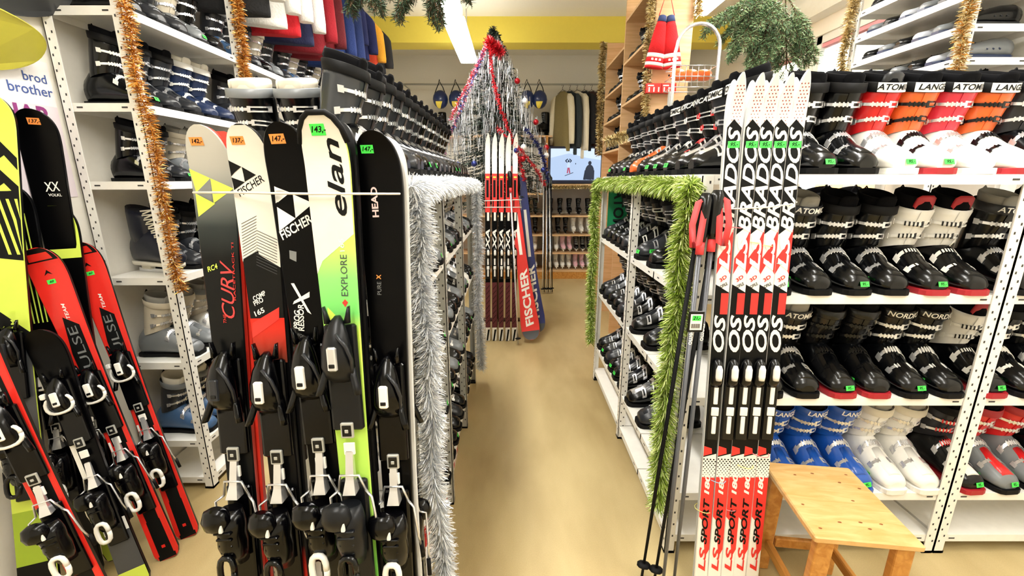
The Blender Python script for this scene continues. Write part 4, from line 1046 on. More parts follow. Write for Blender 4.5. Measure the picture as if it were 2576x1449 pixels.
# red and white mittens on a cord
MIT = M('red knit', (220, 28, 36), .9, bump=.4, scale=200); MITW = M('white knit', (240, 236, 230), .9); MITB = M('blue knit', (60, 76, 120), .9)
c = px(1672, 110, 3.17)
for sx, nm in ((-1, 'left'), (1, 'right')):
    t = thing('knit_sock', 'red knitted child sock with white stripes hanging on the wooden panel, %s one' % nm, 'sock', (c.x + sx*.045, c.y, c.z), 0, 'pair of red and white socks')
    t.rotation_euler = (0, sx * -.12, 0)
    def sec(z, hx, hy, dx=0): return [Vector((dx + hx*math.cos(a), hy*math.sin(a), z)) for a in [2*PI*k/16 for k in range(16)]]
    b = MB(); b.loft([sec(.13, .028, .018), sec(.10, .036, .02), sec(.02, .048, .022), sec(-.06, .056, .024)], 0); 
    b.loft([sec(-.06, .057, .025), sec(-.085, .059, .026)], 1); b.loft([sec(-.085, .058, .025), sec(-.115, .060, .026)], 0); b.loft([sec(-.115, .061, .027), sec(-.135, .062, .027)], 1); b.loft([sec(-.135, .061, .026), sec(-.148, .061, .026)], 0)
    for q in (-.5, 0, .5): b.add([(.05*q - .008, -.0262, -.105), (.05*q + .008, -.0262, -.105), (.05*q + .006, -.0262, -.092), (.05*q - .006, -.0262, -.092)], [(0, 1, 2, 3)], 1)
    b.build('sock_body', [MIT, MITW], t)
    b = MB(); b.loft([sec(.13, .03, .02), sec(.165, .024, .017), sec(.17, .012, .01)], 0); b.build('cuff', MITB, t)
b = MB(); b.tube([c + Vector((-.05, 0, .165)), c + Vector((0, .01, .34)), c + Vector((.05, 0, .165))], .003, 5); tag(b.build('red_string', CORAL), 'thin red string holding the knitted socks on the panel', 'string')
p0 = px(1628, 208, 3.16); p1_ = px(1702, 232, 3.16)
for q in range(2):
    b = MB(); w_ = (p1_.x - p0.x) / 2; x0 = p0.x + w_ * q
    b.box(x0 + .002, x0 + w_ - .002, 3.17, 3.215, p1_.z, p0.z); 
    for j in range(3): b.box(x0 + .015 + j*.032, x0 + .024 + j*.032, 3.1692, 3.17, p1_.z + .005, p1_.z + .035, 1)
    b.box(x0 + .01, x0 + .05, 3.1692, 3.17, p0.z - .018, p0.z - .01, 1)
    tag(b.build('card_packet', [XR_, WPR]), '%s red card packet under the hanging socks' % ('left' if q == 0 else 'right'), 'packet', 'red packets on the wooden panel')

# ================================================================ back wall: shelves, skates, television, jackets
t = thing('wall_shelf_unit', 'pine shelf unit with rows of ice skates at the back wall', 'shelf', (-.9, 6.45, 0))
SZ = [.13, .40, .67, .95]
for z in SZ + [1.27]:
    b = MB(); b.box(0, 2.2 if z < 1.2 else 1.35, 0, .4, z - .022, z); b.build('shelf', WOODL, t)
for x in (0, 1.38, 2.18):
    b = MB(); b.box(x, x + .03, -.005, .4, 0, 1.3 if x != 1.38 else 2.06); b.build('upright', PINE, t)
b = MB(); b.box(0, 2.2, .0, .02, 0, .105); b.build('kickboard', PINE, t)
def skate_meshes(up, sole, lace, blade):
    P = []
    b = MB()
    rg = [shell_ring(y, w, zt, .055, 14, 2.3) for y, w, zt in ((-.135, .012, .085), (-.128, .026, .098), (-.10, .036, .112), (-.06, .040, .125), (-.02, .038, .15), (.02, .038, .165), (.07, .036, .15), (.10, .026, .12))]
    b.loft(rg)
    rr = []
    for h, hx, hy, yc in ((.13, .034, .048, .045), (.17, .036, .046, .045), (.21, .042, .048, .04), (.25, .046, .05, .035), (.262, .042, .046, .034), (.25, .034, .038, .035), (.2, .03, .034, .04)): rr.append([Vector((hx*math.cos(a), yc + hy*math.sin(a), h)) for a in [2*PI*k/14 for k in range(14)]])
    b.loft(rr, 0, False, True)
    P.append(('skate_boot', b.mesh('skate_boot', up)))
    b = MB(); b.rbox(-.030, .030, -.13, .10, .046, .056, .003); b.rbox(-.010, .010, -.10, -.04, .014, .048, .003, 1); b.rbox(-.010, .010, .03, .08, .014, .048, .003, 1); b.box(-.002, .002, -.145, .11, .0, .018, 2)
    P.append(('blade', b.mesh('blade', [sole, blade, SILVER])))
    b = MB()
    for k in range(6):
        z = .14 + k*.02; y = -.045 + .035 * min(1, k/3) - (.0 if k < 4 else .012); y = [-.055, -.035, -.012, -.006, -.010, -.014][k] ; zz_ = [.130, .146, .165, .19, .212, .236][k]
        b.tube([(-.026, y, zz_ - .004), (0, y - .012, zz_), (.026, y, zz_ - .004)], .003, 4)
    P.append(('laces', b.mesh('laces', lace)))
    return P
SKIN = {'b': skate_meshes(BLACK, BLACKM, GREY, BLACKM), 'w': skate_meshes(WHITE, WHITE, CREAM, WHITE), 'p': skate_meshes(M('pale pink leather', (240, 190, 205), .5), WHITE, WHITE, WHITE), 'k': skate_meshes(BLACK, WHITE, WHITE, WHITE)}
SDESC = {'b': 'black ice skate', 'w': 'white ice skate', 'p': 'pale pink ice skate', 'k': 'black ice skate with white laces'}
def skate(k, x, y, z, rz, label, grp, sc=1.0):
    t = thing('ice_skate', label, 'ice skate', (x, y, z + .0005), rz, grp, sc)
    for nm, me in SKIN[k]: link(nm, me, t)
for z, left, right, nm in ((.13, 'wwbbww', 'wwwwppww', 'lowest'), (.40, 'wwbwww', 'wwppkkkk', 'second'), (.67, 'bbbbbb', 'bbbwwww', 'third'), (.95, 'bbwwbb', 'bbbbbb', 'fourth')):
    for i, k in enumerate(left): skate(k, -.80 + .115*10 - .115*(5-i) + .06*0, 6.62, z, R.uniform(-.08, .08), '%s, %s from left, %s shelf, left of upright' % (SDESC[k].replace(' with white laces', ''), ORD[i], nm), 'ice skates at the back wall', .92)
    for i, k in enumerate(right): skate(k, .575 + (.70/(len(right)-1))*i*1.0, 6.62, z, R.uniform(-.08, .08), '%s, %s from left, %s shelf, under television' % (SDESC[k].replace(' with white laces', ''), ORD[i], nm), 'ice skates at the back wall', .92 if len(right) < 8 else .88)
for i in range(7): skate('b' if i % 3 else 'k', -.30 + .115*i, 6.62, 1.27, 0, '%s, %s from left, short shelf left of television' % (SDESC['b' if i % 3 else 'k'], ORD[i]), 'ice skates at the back wall', .92)
# upper shelf
t = thing('wall_shelf', 'long wooden wall shelf behind the Christmas tree', 'shelf', (-1.2, 6.6, 2.08)); b = MB(); b.box(0, 1.78, 0, .29, -.025, 0); b.build('board', WOODL, t)
b = MB()
for x in (.2, .9, 1.6): b.box(x, x+.02, .02, .29, -.2, -.026)
b.build('bracket', framem, t)
for i in range(6): skate('b' if i % 2 else 'k', -1.05 + .30*i, 6.72, 2.08, -.9, 'dark ice skate, %s from left on the upper wall shelf' % ORD[i], 'skates on the upper wall shelf', 1.25)
# television
t = thing('television', 'flat television on the back wall showing skiers on snow', 'television', (.90, 6.40, 1.66))
b = MB(); b.rbox(-.39, .39, 0, .05, -.255, .255, .012); b.build('casing', M('dark blue grey tv frame', (30, 38, 64), .3), t)
SCR = M('lit screen snow', (188, 212, 246), .3, emit=.8, var=.1, scale=4); SC2 = M('lit screen pale sky', (214, 232, 255), .3, emit=.85)
SKD = M('lit screen dark blue figure', (44, 66, 100), .3, emit=.3); SKR = M('lit screen pink figure', (226, 100, 140), .3, emit=.5)
b = MB(); b.box(-.355, .355, -.004, .001, -.205, .225, 0)
b.add([(-.355, -.005, .225), (-.355, -.005, .10), (-.1, -.005, .16), (.15, -.005, .10), (.355, -.005, .07), (.355, -.005, .225)], [(0, 1, 2, 3, 4, 5)], 1)
def blob(x, z, rx, rz, m, k=12): b.add([(x + rx*math.cos(2*PI*q/k), -.0065, z + rz*math.sin(2*PI*q/k)) for q in range(k)], [list(range(k))], m)
def bar(x0, z0, x1, z1, w, m):
    d = Vector((x1-x0, z1-z0)).normalized() * w; b.add([(x0 - d.y, -.006, z0 + d.x), (x1 - d.y, -.006, z1 + d.x), (x1 + d.y, -.006, z1 - d.x), (x0 + d.y, -.006, z0 - d.x)], [(3, 2, 1, 0)], m)
blob(-.10, .055, .014, .016, 2); bar(-.10, .045, -.10, -.035, .020, 0); bar(-.10, .04, -.10, -.03, .018, 1); bar(-.11, .03, -.145, .06, .007, 2); bar(-.145, .06, -.112, .085, .007, 2); bar(-.09, .03, -.06, .06, .007, 2); bar(-.06, .06, -.09, .085, .007, 2)
bar(-.105, -.03, -.115, -.11, .009, 3); bar(-.095, -.03, -.08, -.11, .009, 3); bar(-.15, -.145, -.03, -.10, .004, 2)
blob(.20, .03, .024, .028, 2); blob(.20, -.08, .062, .09, 2, 16); bar(.15, -.07, .13, -.2, .018, 2); bar(.25, -.07, .25, -.2, .018, 2); bar(.20, -.08, .19, -.2, .04, 2); blob(.0, .02, .006, .010, 2)
b.build('screen', [SCR, SC2, SKD, SKR], t)
b = MB(); b.box(-.15, .15, .05, .30, -.1, .1); b.build('wall_mount', BLACKM, t)
b = MB(); b.box(.50, 1.34, 6.355, 6.85, 1.36, 1.402); tag(b.build('tv_ledge', WOODL), 'narrow wooden ledge under the television', 'ledge')
b = MB(); b.box(.52, 1.32, 6.865, 6.89, 1.0, 2.0); tag(b.build('backing_board', M('light grey board', (190, 190, 190), .6)), 'light grey board behind the television', 'board')
# rail and hanging things
b = MB(); b.tube([(-1.6, 6.52, 2.74), (1.5, 6.52, 2.74)], .012, 8)
for x in (-1.5, -.2, 1.3): b.tube([(x, 6.52, 2.74), (x, 6.9, 2.74)], .008, 6)
tag(b.build('clothes_rail', STEEL), 'long metal clothes rail across the back wall', 'rail')
def cloth(name, col, var=.12): return M(name, col, .9, var=var, bump=.3, scale=90)
def garment(name, label, cat, loc, rz, w, h, body, sleeve, grp, accent=None, th=.05, word=None, seed=0, flare=1.05):
    rr = random.Random(seed); t = thing(name, label, cat, loc, rz, grp); b = MB(); rings = []; n = 28
    for z, q, tt in ((0, .25, .5), (-.025, .5, .8), (-.05, .85, 1), (-.09, 1, 1.1), (-.2*h, .96, 1.2), (-.45*h, .93, 1.2), (-.7*h, .98*flare, 1.3), (-.97*h, flare, 1.3), (-h, flare*.99, 1.1)):
        ring = []
        for k in range(n):
            a = 2*PI*k/n; f = 1 + (.16 * math.sin(5*a + seed) + .1*math.sin(9*a + seed*2)) * min(1, -z/h*1.6)
            c, s_ = math.cos(a), math.sin(a); ring.append(Vector((w/2*q*(abs(c)**.7)*(1 if c > 0 else -1), th*tt*s_*f, z)))
        rings.append(ring)
    cutk = 6
    b.loft(rings[:cutk], 0, True, False); b.loft(rings[cutk-1:], 1 if accent else 0, False, True)
    b.build('garment_body', [body, accent or body], t)
    for sx in (-1, 1):
        b = MB(); rings = []
        for z, dx, r_ in ((-.05, -.03, .03), (-.10, .0, .05), (-.3*h, .02, .052), (-.55*h, .035, .046), (-.8*h, .045, .042), (-.88*h, .047, .038)):
            rings.append([Vector((sx*(w/2 + dx) + r_*math.cos(a)*1.1, r_*.75*math.sin(a)*(1 + .2*math.sin(3*a + z*30)), z)) for a in [2*PI*k/14 for k in range(14)]])
        b.loft(rings); b.build('sleeve', sleeve, t)
    b = MB(); b.tube([(-w*.3, 0, -.02), (0, 0, .02), (0, 0, .05), (.018, 0, .07), (.0, 0, .088), (-.018, 0, .075)], .003, 5); b.tube([(0, 0, .02), (w*.3, 0, -.02)], .003, 5); b.build('hanger', BLACKM, t)
    if word:
        b = MB(); add_text(b, word, lambda a, c: (a, -th*1.55, -.35*h + c), .13, 0, 0, .03); b.build('printed_letters', WPR, t)
    return t
CJ = [('khaki jacket with cream panel', (134, 120, 78), (226, 216, 190), (134, 120, 78)), ('dark green-grey jacket', (44, 52, 56), (44, 52, 56), None), ('cream jacket with black stripes', (228, 218, 196), (228, 218, 196), None), ('long black coat', (20, 20, 24), (20, 20, 24), None), ('dark brown jacket', (66, 44, 40), (66, 44, 40), None), ('second dark brown jacket', (58, 40, 40), (58, 40, 40), None), ('pale blue-grey jacket', (150, 168, 190), (150, 168, 190), None)]
for i, (d, cb, cs, ca) in enumerate(CJ):
    garment('jacket', d + ' on the back rail above the television', 'jacket', (.70 + i*.100, 6.52, 2.65), -.95, .34, .80 + .05*(i % 3), cloth('cloth ' + d, cb), cloth('sleeve ' + d, cs), 'jackets on the back rail', cloth('accent ' + d, ca) if ca else None, .026, seed=i)
BAGB = M('dark blue glossy shell', (26, 46, 96), .35, coat=.3); BAGY = M('yellow shell stripe', (244, 222, 90), .4)
for i, x in enumerate((1108, 1148, 1327, 1358)):
    c = px(x, 246, 6.45)
    t = thing('hanging_helmet', 'dark blue helmet with yellow stripe on back rail, %s from left' % ORD[i], 'helmet', c, .5, 'blue helmets on the back rail')
    b = MB(); rings = []
    for k in range(9):
        a = -PI/2 + PI*k/8; rr_ = .105*math.cos(a) + .001; z = .12*math.sin(a)
        rings.append([Vector((rr_*math.cos(q), rr_*.85*math.sin(q), z - .02)) for q in [2*PI*j/18 for j in range(18)]])
    b.loft(rings); b.build('shell', BAGB, t)
    b = MB(); rings = []
    for k in range(7):
        a = -1.25 + .16*k; rr_ = .109*math.cos(a); z = .124*math.sin(a); w_ = .35
        rings.append([Vector((rr_*math.cos(q)*1.0, rr_*.87*math.sin(q), z - .02)) for q in (-PI*.9 + .25*k/6, -PI*.78 + .5*k/6, -PI*.62 + .3*k/6)])
    b.loft(rings, 0, False, False, False, None, False); b.build('stripe', BAGY, t)
    b = MB(); b.tube([(-.08, 0, .05), (-.03, 0, .16), (0, 0, .20), (.04, 0, .14), (.08, 0, .04)], .006, 5); b.tube([(0, 0, .20), (0, .02, .24), (0, .07, 2.745 - c.z)], .004, 5); b.build('chin_strap', BLACKM, t)
# jerseys along the left wall
b = MB(); b.tube([(-1.50, 2.35, 3.12), (-1.50, 5.3, 3.12)], .012, 8)
for y in (2.5, 3.9, 5.2): b.tube([(-1.5, y, 3.12), (XL, y, 3.12)], .008, 6)
tag(b.build('clothes_rail', STEEL), 'metal clothes rail high along the left wall', 'rail')
JE = [('black and white jersey', (18, 18, 20), (236, 234, 230), None, None), ('second black and white jersey', (22, 22, 24), (238, 236, 232), (236, 234, 230), None), ('red and white jersey', (196, 26, 38), (238, 236, 232), None, None), ('navy and white jersey', (24, 30, 66), (230, 228, 226), None, None), ('maroon jersey with white letters', (124, 16, 30), (150, 18, 34), None, 'NA'), ('dark red jersey', (120, 14, 28), (90, 12, 24), None, '17'), ('royal blue jersey', (30, 56, 116), (28, 48, 104), None, None), ('second royal blue jersey', (30, 50, 110), (26, 44, 96), None, None), ('small navy jersey with white letters', (26, 34, 84), (26, 34, 84), None, 'IZ'), ('navy jersey with white lettering', (24, 32, 84), (24, 32, 84), None, 'RE'), ('orange and yellow striped jersey', (228, 150, 40), (236, 170, 50), (190, 60, 30), None), ('dark grey jersey', (40, 40, 44), (40, 40, 44), None, None)]
ysj = [2.62, 2.80, 2.98, 3.16, 3.36, 3.54, 3.76, 3.98, 4.24, 4.52, 4.8, 5.08]
for i, (d, cb, cs, ca, wd) in enumerate(JE):
    hh = .70 if i < 8 else .46
    garment('sports_jersey', d + ' hanging high along the left wall', 'jersey', (-1.50, ysj[i], 3.03), .30 + .1*math.sin(i*2.1), .36 if i < 8 else .28, hh, cloth('jersey ' + d, cb), cloth('jersey sleeve ' + d, cs), 'jerseys high along the left wall', cloth('jersey accent ' + d, ca) if ca else None, .03, wd, i + 20)

# ================================================================ Christmas tree
tc = px(1245, 400, 4.42); TXc, TYc = tc.x, 4.42
NEED = M('dark green fir needles', (20, 32, 22), .7, var=.3, scale=8); NEED2 = M('frosted green needles', (52, 70, 56), .7, var=.3, scale=8)
t = thing('christmas_tree', 'tall Christmas tree covered in silver and red tinsel behind skis', 'Christmas tree', (TXc, TYc, 0))
b = MB(); b.tube([(0, 0, 0), (0, 0, 2.82)], [.03, .008], 8); b.tube([(-.25, 0, .02), (.25, 0, .02)], .02, 6); b.tube([(0, -.25, .02), (0, .25, .02)], .02, 6); b.build('trunk', M('brown bark', (84, 60, 42), .8), t)
rr = random.Random(5)
def trad(z): return max(.03, .50 * min(1, ((2.80 - z) / 1.05)) ** .8) if z > 1.2 else .50 - (1.2 - z) * .1
b = MB()
for k in range(620):
    z = 1.25 + 1.53 * (k / 620) ** .9; a = rr.uniform(0, 2*PI); L = trad(z) * rr.uniform(.75, 1.05)
    d = Vector((math.cos(a), math.sin(a), rr.uniform(-.5, -.15))).normalized(); side = d.cross(Vector((0, 0, 1))).normalized()
    nn = int(16 + L * 60)
    for j in range(nn):
        q = j / nn; p = Vector((0, 0, z)) + d * L * q + Vector((0, 0, .05 * q * q)); ln = .045 * (1.1 - .5*q)
        v = (d * .7 + side * rr.uniform(-1, 1) + Vector((0, 0, rr.uniform(-.6, .6)))).normalized(); w_ = v.cross(Vector((rr.gauss(0,1), rr.gauss(0,1), rr.gauss(0,1)))).normalized() * .006
        b.add([p - w_, p + w_, p + v * ln], [(0, 1, 2)], 0 if rr.random() < .75 else 1)
b.build('foliage', [NEED, NEED2], t)
b = MB()
for k in range(2600):
    z = rr.uniform(1.75, 2.74) if k % 8 else rr.uniform(1.4, 1.9) ; a = rr.uniform(0, 2*PI); r_ = trad(z) * rr.uniform(.7, 1.08); p = Vector((r_*math.cos(a), r_*math.sin(a), z)); ln = rr.uniform(.05, .20)
    s_ = Vector((rr.gauss(0, 1), rr.gauss(0, 1), 0)).normalized() * .0016; e = p + Vector((rr.uniform(-.012, .012), rr.uniform(-.012, .012), -ln)); m_ = (p + e)/2 + Vector((rr.uniform(-.01, .01), rr.uniform(-.01, .01), 0))
    b.add([p - s_, p + s_, m_ + s_, m_ - s_, e + s_, e - s_], [(0, 1, 2, 3), (3, 2, 4, 5)], rr.randrange(3))
o = b.build('hanging_tinsel', [M('tree silver strand', (190, 194, 200), .3, .6), M('tree pale strand', (225, 226, 228), .4, .2), M('tree dull strand', (140, 144, 150), .3, .7)], t); o['label'] = 'silver tinsel strands'; o['kind'] = 'stuff'
REDF = [M('red foil', (176, 20, 34), .3, .5), M('bright red foil', (226, 60, 70), .3, .4)]; BLUF = [M('blue foil', (50, 60, 130), .3, .6), M('pink foil', (210, 130, 150), .3, .5)]
def tree_garland(a0, z0, a1, z1, mats, lab, n=900, rad=.03):
    b = MB()
    for k in range(n):
        q = rr.random(); z = z0 + (z1-z0)*q; a = a0 + (a1-a0)*q; r_ = trad(z)*1.0 + .02; c = Vector((r_*math.cos(a), r_*math.sin(a), z)); v = Vector((rr.gauss(0,1), rr.gauss(0,1), rr.gauss(0,1))).normalized() * rad * rr.uniform(.5, 1)
        s_ = v.cross(Vector((rr.gauss(0,1), rr.gauss(0,1), rr.gauss(0,1)))).normalized() * .003; b.add([c - s_, c + s_, c + v + s_, c + v - s_], [(0, 1, 2, 3)], rr.randrange(len(mats)))
    o = b.build('garland', mats, t); o['label'] = lab
tree_garland(-1.75, 2.62, -1.0, 1.45, REDF, 'red tinsel garland'); tree_garland(-2.1, 2.6, -2.75, 1.5, BLUF, 'blue and pink tinsel garland'); tree_garland(-2.0, 2.62, -2.9, 2.0, REDF[1:] + BLUF[1:], 'pink tinsel garland', 500)
tree_garland(-1.5, 1.9, -.4, 1.4, REDF, 'lower red garland', 400); tree_garland(-.9, 1.9, -.2, 1.45, BLUF[:1], 'blue tinsel garland', 500)
tree_garland(-1.9, 2.66, -1.2, 2.56, REDF, 'red foil bunch at the top', 900, .07)
for k in range(12):
    z = rr.uniform(1.4, 2.5); a = rr.uniform(-2.9, -.2); r_ = trad(z) + .01; cz = Vector((r_*math.cos(a), r_*math.sin(a), z)); R0 = .026
    b = MB(); b.loft([[Vector((R0*math.cos(f)*math.cos(q), R0*math.cos(f)*math.sin(q), R0*math.sin(f))) for q in [2*PI*j/12 for j in range(12)]] for f in [-1.55 + 3.1*i/8 for i in range(9)]])
    b.tube([(0, 0, R0), (0, 0, R0 + .012)], .005, 6, 1)
    col = [('silver', SILV[1]), ('blue', BLUF[0]), ('red', REDF[0])][k % 3]; o = b.build('bauble', [col[1], SILVER], t, cz); o['label'] = col[0] + ' bauble'

# ================================================================ fir boughs
def fir(label, root, dirs, L, mats, n_needles=26, wdt=.0016, ln=.03, seed=1, cordto=None, sag=.9):
    r2 = random.Random(seed); t = thing('fir_bough', label, 'fir bough', root)
    st = MB(); nd = MB()
    def twig(p, d, L, lvl):
        pts = []; steps = 9; q = p.copy(); dd = d.copy()
        for i in range(steps):
            pts.append(q.copy()); q = q + dd * (L/steps); dd = (dd + Vector((r2.uniform(-.08, .08), r2.uniform(-.08, .08), -.10*sag))).normalized()
            if lvl < 2 and i > 0 and i < steps - 1:
                for sg in (-1, 1):
                    sd = dd.cross(Vector((0, 0, 1))); sd = sd.normalized() if sd.length > .01 else Vector((1, 0, 0))
                    twig(q, (dd*.9 + sd*sg*.9 + Vector((0, 0, r2.uniform(-.3, .2)))).normalized(), L * (.50 - .035*i), lvl + 1)
        st.tube(pts, [.004/(lvl+1)]*len(pts), 4)
        tot = int(n_needles * L / .12)
        for k in range(tot):
            f = k / tot * (len(pts) - 1); i = min(int(f), len(pts) - 2); c = pts[i].lerp(pts[i+1], f - i); ax = (pts[i+1]-pts[i]).normalized()
            v = Vector((r2.gauss(0, 1), r2.gauss(0, 1), r2.gauss(0, 1))); v = (v - ax*v.dot(ax)).normalized(); v = (v + ax * .9).normalized() * ln * r2.uniform(.7, 1.1)
            s_ = v.cross(Vector((r2.gauss(0, 1), r2.gauss(0, 1), r2.gauss(0, 1)))).normalized() * wdt
            nd.add([c - s_, c + s_, c + v*.7 + s_, c + v, c + v*.7 - s_], [(0, 1, 2, 3, 4)], r2.randrange(len(mats)))
    for d in dirs: twig(Vector((0, 0, 0)), Vector(d).normalized(), L * r2.uniform(.85, 1.1), 0)
    if cordto: st.tube([(0, 0, 0), cordto], .003, 5)
    st.build('stem', M('brown twig', (96, 74, 50), .8), t); o = nd.build('needles', mats, t); o['kind'] = 'stuff'
    return t
FG = [M('fir green', (112, 146, 100), .6), M('pale fir green', (160, 186, 140), .6), M('deep fir green', (70, 104, 72), .6)]
FD = [M('dark fir green', (58, 82, 54), .6), M('darker fir green', (38, 58, 40), .6)]
rt = px(1975, -20, 2.7)
fir('large green fir bough hanging by the window', (rt.x, 2.7, rt.z), [(-1, -.1, -.35), (-.8, .2, -.6), (-.5, -.2, -.9), (.2, 0, -1), (-.9, 0, -.1), (-.2, .2, -.8), (.45, -.1, -.6), (-.7, -.3, -.45)], .42, FG, 24, .0016, .026, 3, (0, 0, ZC - rt.z), .8)
rt = px(905, -95, 1.9)
fir('dark green fir twig at the top edge, left one', (rt.x, 1.9, rt.z), [(.5, 0, -.8), (-.3, .1, -.6), (1, 0, -.3)], .20, FD, 22, .0012, .026, 4, (0, 0, ZC - rt.z))
rt = px(1065, -110, 1.9)
fir('dark green fir twig at the top edge beside the lamp', (rt.x, 1.9, rt.z), [(.25, 0, -1), (-.5, .1, -.6), (.8, 0, -.3), (-1, 0, -.3)], .22, FD, 22, .0012, .026, 5, (0, 0, ZC - rt.z))

# ================================================================ stool
t = thing('wooden_stool', 'varnished pine stool standing before the blue ski boots', 'stool', (1.055, 1.235, 0), -.12)
def stoolbox(name, x0, x1, y0, y1, z0, z1, m=PINE, par=t, tx=0, ty=0):
    b = MB(); b.rbox(x0, x1, y0, y1, z0, z1, .004, 0)
    for i, v in enumerate(b.v):
        q = (z1 - v[2]) / max(1e-6, z1 - z0); b.v[i] = (v[0] + tx*q, v[1] + ty*q, v[2])
    return b.build(name, m, par)
TOPW = wood('worn pine top', (206, 160, 96), (222, 184, 126), 5, .4, (2, 9, 4))
o = stoolbox('seat', -.135, .165, -.18, .18, .418, .440, TOPW)
bk = MB(); r3 = random.Random(2)
for k in range(12):
    x, y = r3.uniform(-.11, .14), r3.uniform(-.15, .15); bk.add([(x + .006*math.cos(a)*r3.uniform(.7, 1.2), y + .0035*math.sin(a), .4406) for a in [2*PI*j/8 for j in range(8)]], [list(range(8))])
bk.build('wood_knots', M('dark knot', (140, 84, 40), .5), t)
for x, y, tx, ty in ((-.115, -.165, -.012, -.0), (.105, -.165, .0, 0), (-.115, .13, -.012, .0), (.105, .13, .0, .0)):
    stoolbox('leg', x, x + .05, y, y + .032, 0, .418, PINE, t, tx, ty)
for x in (-.105, .12):
    stoolbox('side_rail', x, x + .02, -.133, .13, .10, .14)
stoolbox('cross_rail', -.065, .105, .135, .155, .10, .14); stoolbox('apron', -.065, .105, .135, .155, .375, .417)

# ================================================================ left wall things
BRW = M('white banner cloth', (232, 230, 232), .7)
b = MB(); b.box(XL + .001, XL + .004, 1.30, 1.82, 1.74, 1.90); b.box(XL + .001, XL + .0035, 1.30, 1.82, 1.40, 1.74, 1)
tw = lambda y0, z0, s_: (lambda a, c: (XL + .0052, y0 + a*s_, z0 + c*s_))
add_text(b, 'brother', tw(1.735, 1.79, 1), .05, 2, 0, .01); add_text(b, 'brod', tw(1.76, 1.835, 1), .045, 2, 0, .01); add_text(b, 'iler', tw(1.60, 1.80, 1), .04, 2, 0, .01)
add_text(b, 'HAR', tw(1.70, 1.70, 1), .085, 3, 0, .03)
tag(b.build('wall_banner', [BRW, M('pale mauve banner cloth', (226, 214, 222), .7), M('blue lettering', (60, 84, 150), .6), M('purple lettering', (140, 50, 120), .6)]), 'white wall banner with blue and purple lettering behind the skis', 'banner')
def snowboard(label, y1, zc, mat, rot, w=.13):
    t = thing('snowboard', label, 'snowboard', (XL + .105, y1 - .75, zc)); t.rotation_euler = (0, rot, 0)
    b = MB(); rings = []; n = 28
    def outline(off, z, k):
        out = []
        for i in range(n * 2):
            a = 2*PI*i/(n*2); c, s_ = math.cos(a), math.sin(a); g = (abs(c)**2.2 + abs(s_/1.0)**5) ** (-1/ (2.2 if abs(c) > .9 else 3.2)); x = w*.95*max(-1, min(1, c*g*1.0)); y = .75*max(-1, min(1, s_*g))
            x = w * c * (1 - .12*(1 - abs(y/.75)))* min(1, g); 
            out.append(Vector((x, y, z + .04*max(0, abs(y) - .60)**2*12)))
        return out
    def outl(z, k=1):
        out = []
        for i in range(n*2):
            a = 2*PI*i/(n*2); c, s_ = math.cos(a), math.sin(a)
            x = w*k*(abs(c)**.9)*(1 if c > 0 else -1); y = .62*(abs(s_)**.35)*(1 if s_ > 0 else -1) + .13*s_
            out.append(Vector((x, y*k**.2, z + .5*max(0, abs(y) - .58)**2)))
        return out
    b.loft([outl(0, .99), outl(.002), outl(.008), outl(.010, .99)], 0, True, True, False)
    b.build('board', [mat], t)
    b = MB(); 
    for k in range(3): b.rbox(-.02 + .02*k, -.012 + .02*k, .35, .36, -.003, .001, .001)
    b.build('insert_screws', SILVER, t); return t
snowboard('olive yellow snowboard hung on the left wall, near tip visible', 1.73, 1.90, M('olive yellow base', (196, 190, 70), .4, var=.06), -.85)
snowboard('dark grey snowboard hung above the yellow one', 1.87, 2.10, M('dark grey base', (70, 72, 76), .35), -.75)
# hockey skate on the fourth shelf of the wall rack
def hockey(x, y, z, label):
    t = thing('hockey_skate', label, 'hockey skate', (x, y, z), PI/2 - .3, None)
    b = MB(); b.loft([shell_ring(yy, w, zt, .05, 16, 2.4) for yy, w, zt in ((-.155, .02, .085), (-.145, .036, .10), (-.11, .045, .12), (-.06, .046, .15), (-.01, .044, .19), (.05, .042, .2), (.10, .036, .17), (.125, .02, .12))]); 
    rr_ = [[Vector((hx*math.cos(a), yc + hy*math.sin(a), h + .02*math.sin(a))) for a in [2*PI*k/16 for k in range(16)]] for h, hx, hy, yc in ((.14, .04, .06, .05), (.2, .042, .058, .05), (.26, .048, .062, .04), (.285, .046, .06, .038), (.27, .038, .05, .04))]
    b.loft(rr_); b.build('skate_boot', M('dark navy leather', (22, 26, 40), .4), t)
    b = MB()
    for k in range(9):
        q = k/8; yy = -.105 + .10*q - (.0 if q < .6 else (q-.6)*.05); zz_ = .128 + .15*q; b.tube([(-.036, yy, zz_-.012), (0, yy - .02, zz_ + .006), (.036, yy + .012, zz_)], .0035, 5); b.tube([(.036, yy, zz_-.012), (0, yy - .022, zz_ + .004), (-.036, yy + .012, zz_)], .0035, 5)
    b.tube([(.01, -.03, .27), (.04, -.05, .24), (.05, -.03, .18)], .0035, 5); b.build('laces', CREAM, t)
    b = MB(); 
    out = lambda z, k: [Vector((w*k, yy, z)) for yy, w in ((-.15, .02), (-.12, .036), (0, .032), (.10, .034), (.13, .02))] + [Vector((-w*k, yy, z)) for yy, w in ((.13, .02), (.10, .034), (0, .032), (-.12, .036), (-.15, .02))]
    b.loft([out(.05, 1), out(.035, 1), out(.03, .6)], 0); b.rbox(-.012, .012, -.12, -.05, .012, .035, .004); b.rbox(-.012, .012, .03, .09, .012, .035, .004); b.build('blade_holder', CREAM, t)
    b = MB(); b.box(-.002, .002, -.15, .12, .0, .016); b.build('blade', SILVER, t)
hockey(LX1 - .16, 1.955, 1.056, 'navy lace-up hockey skate on the left wall rack end shelf')
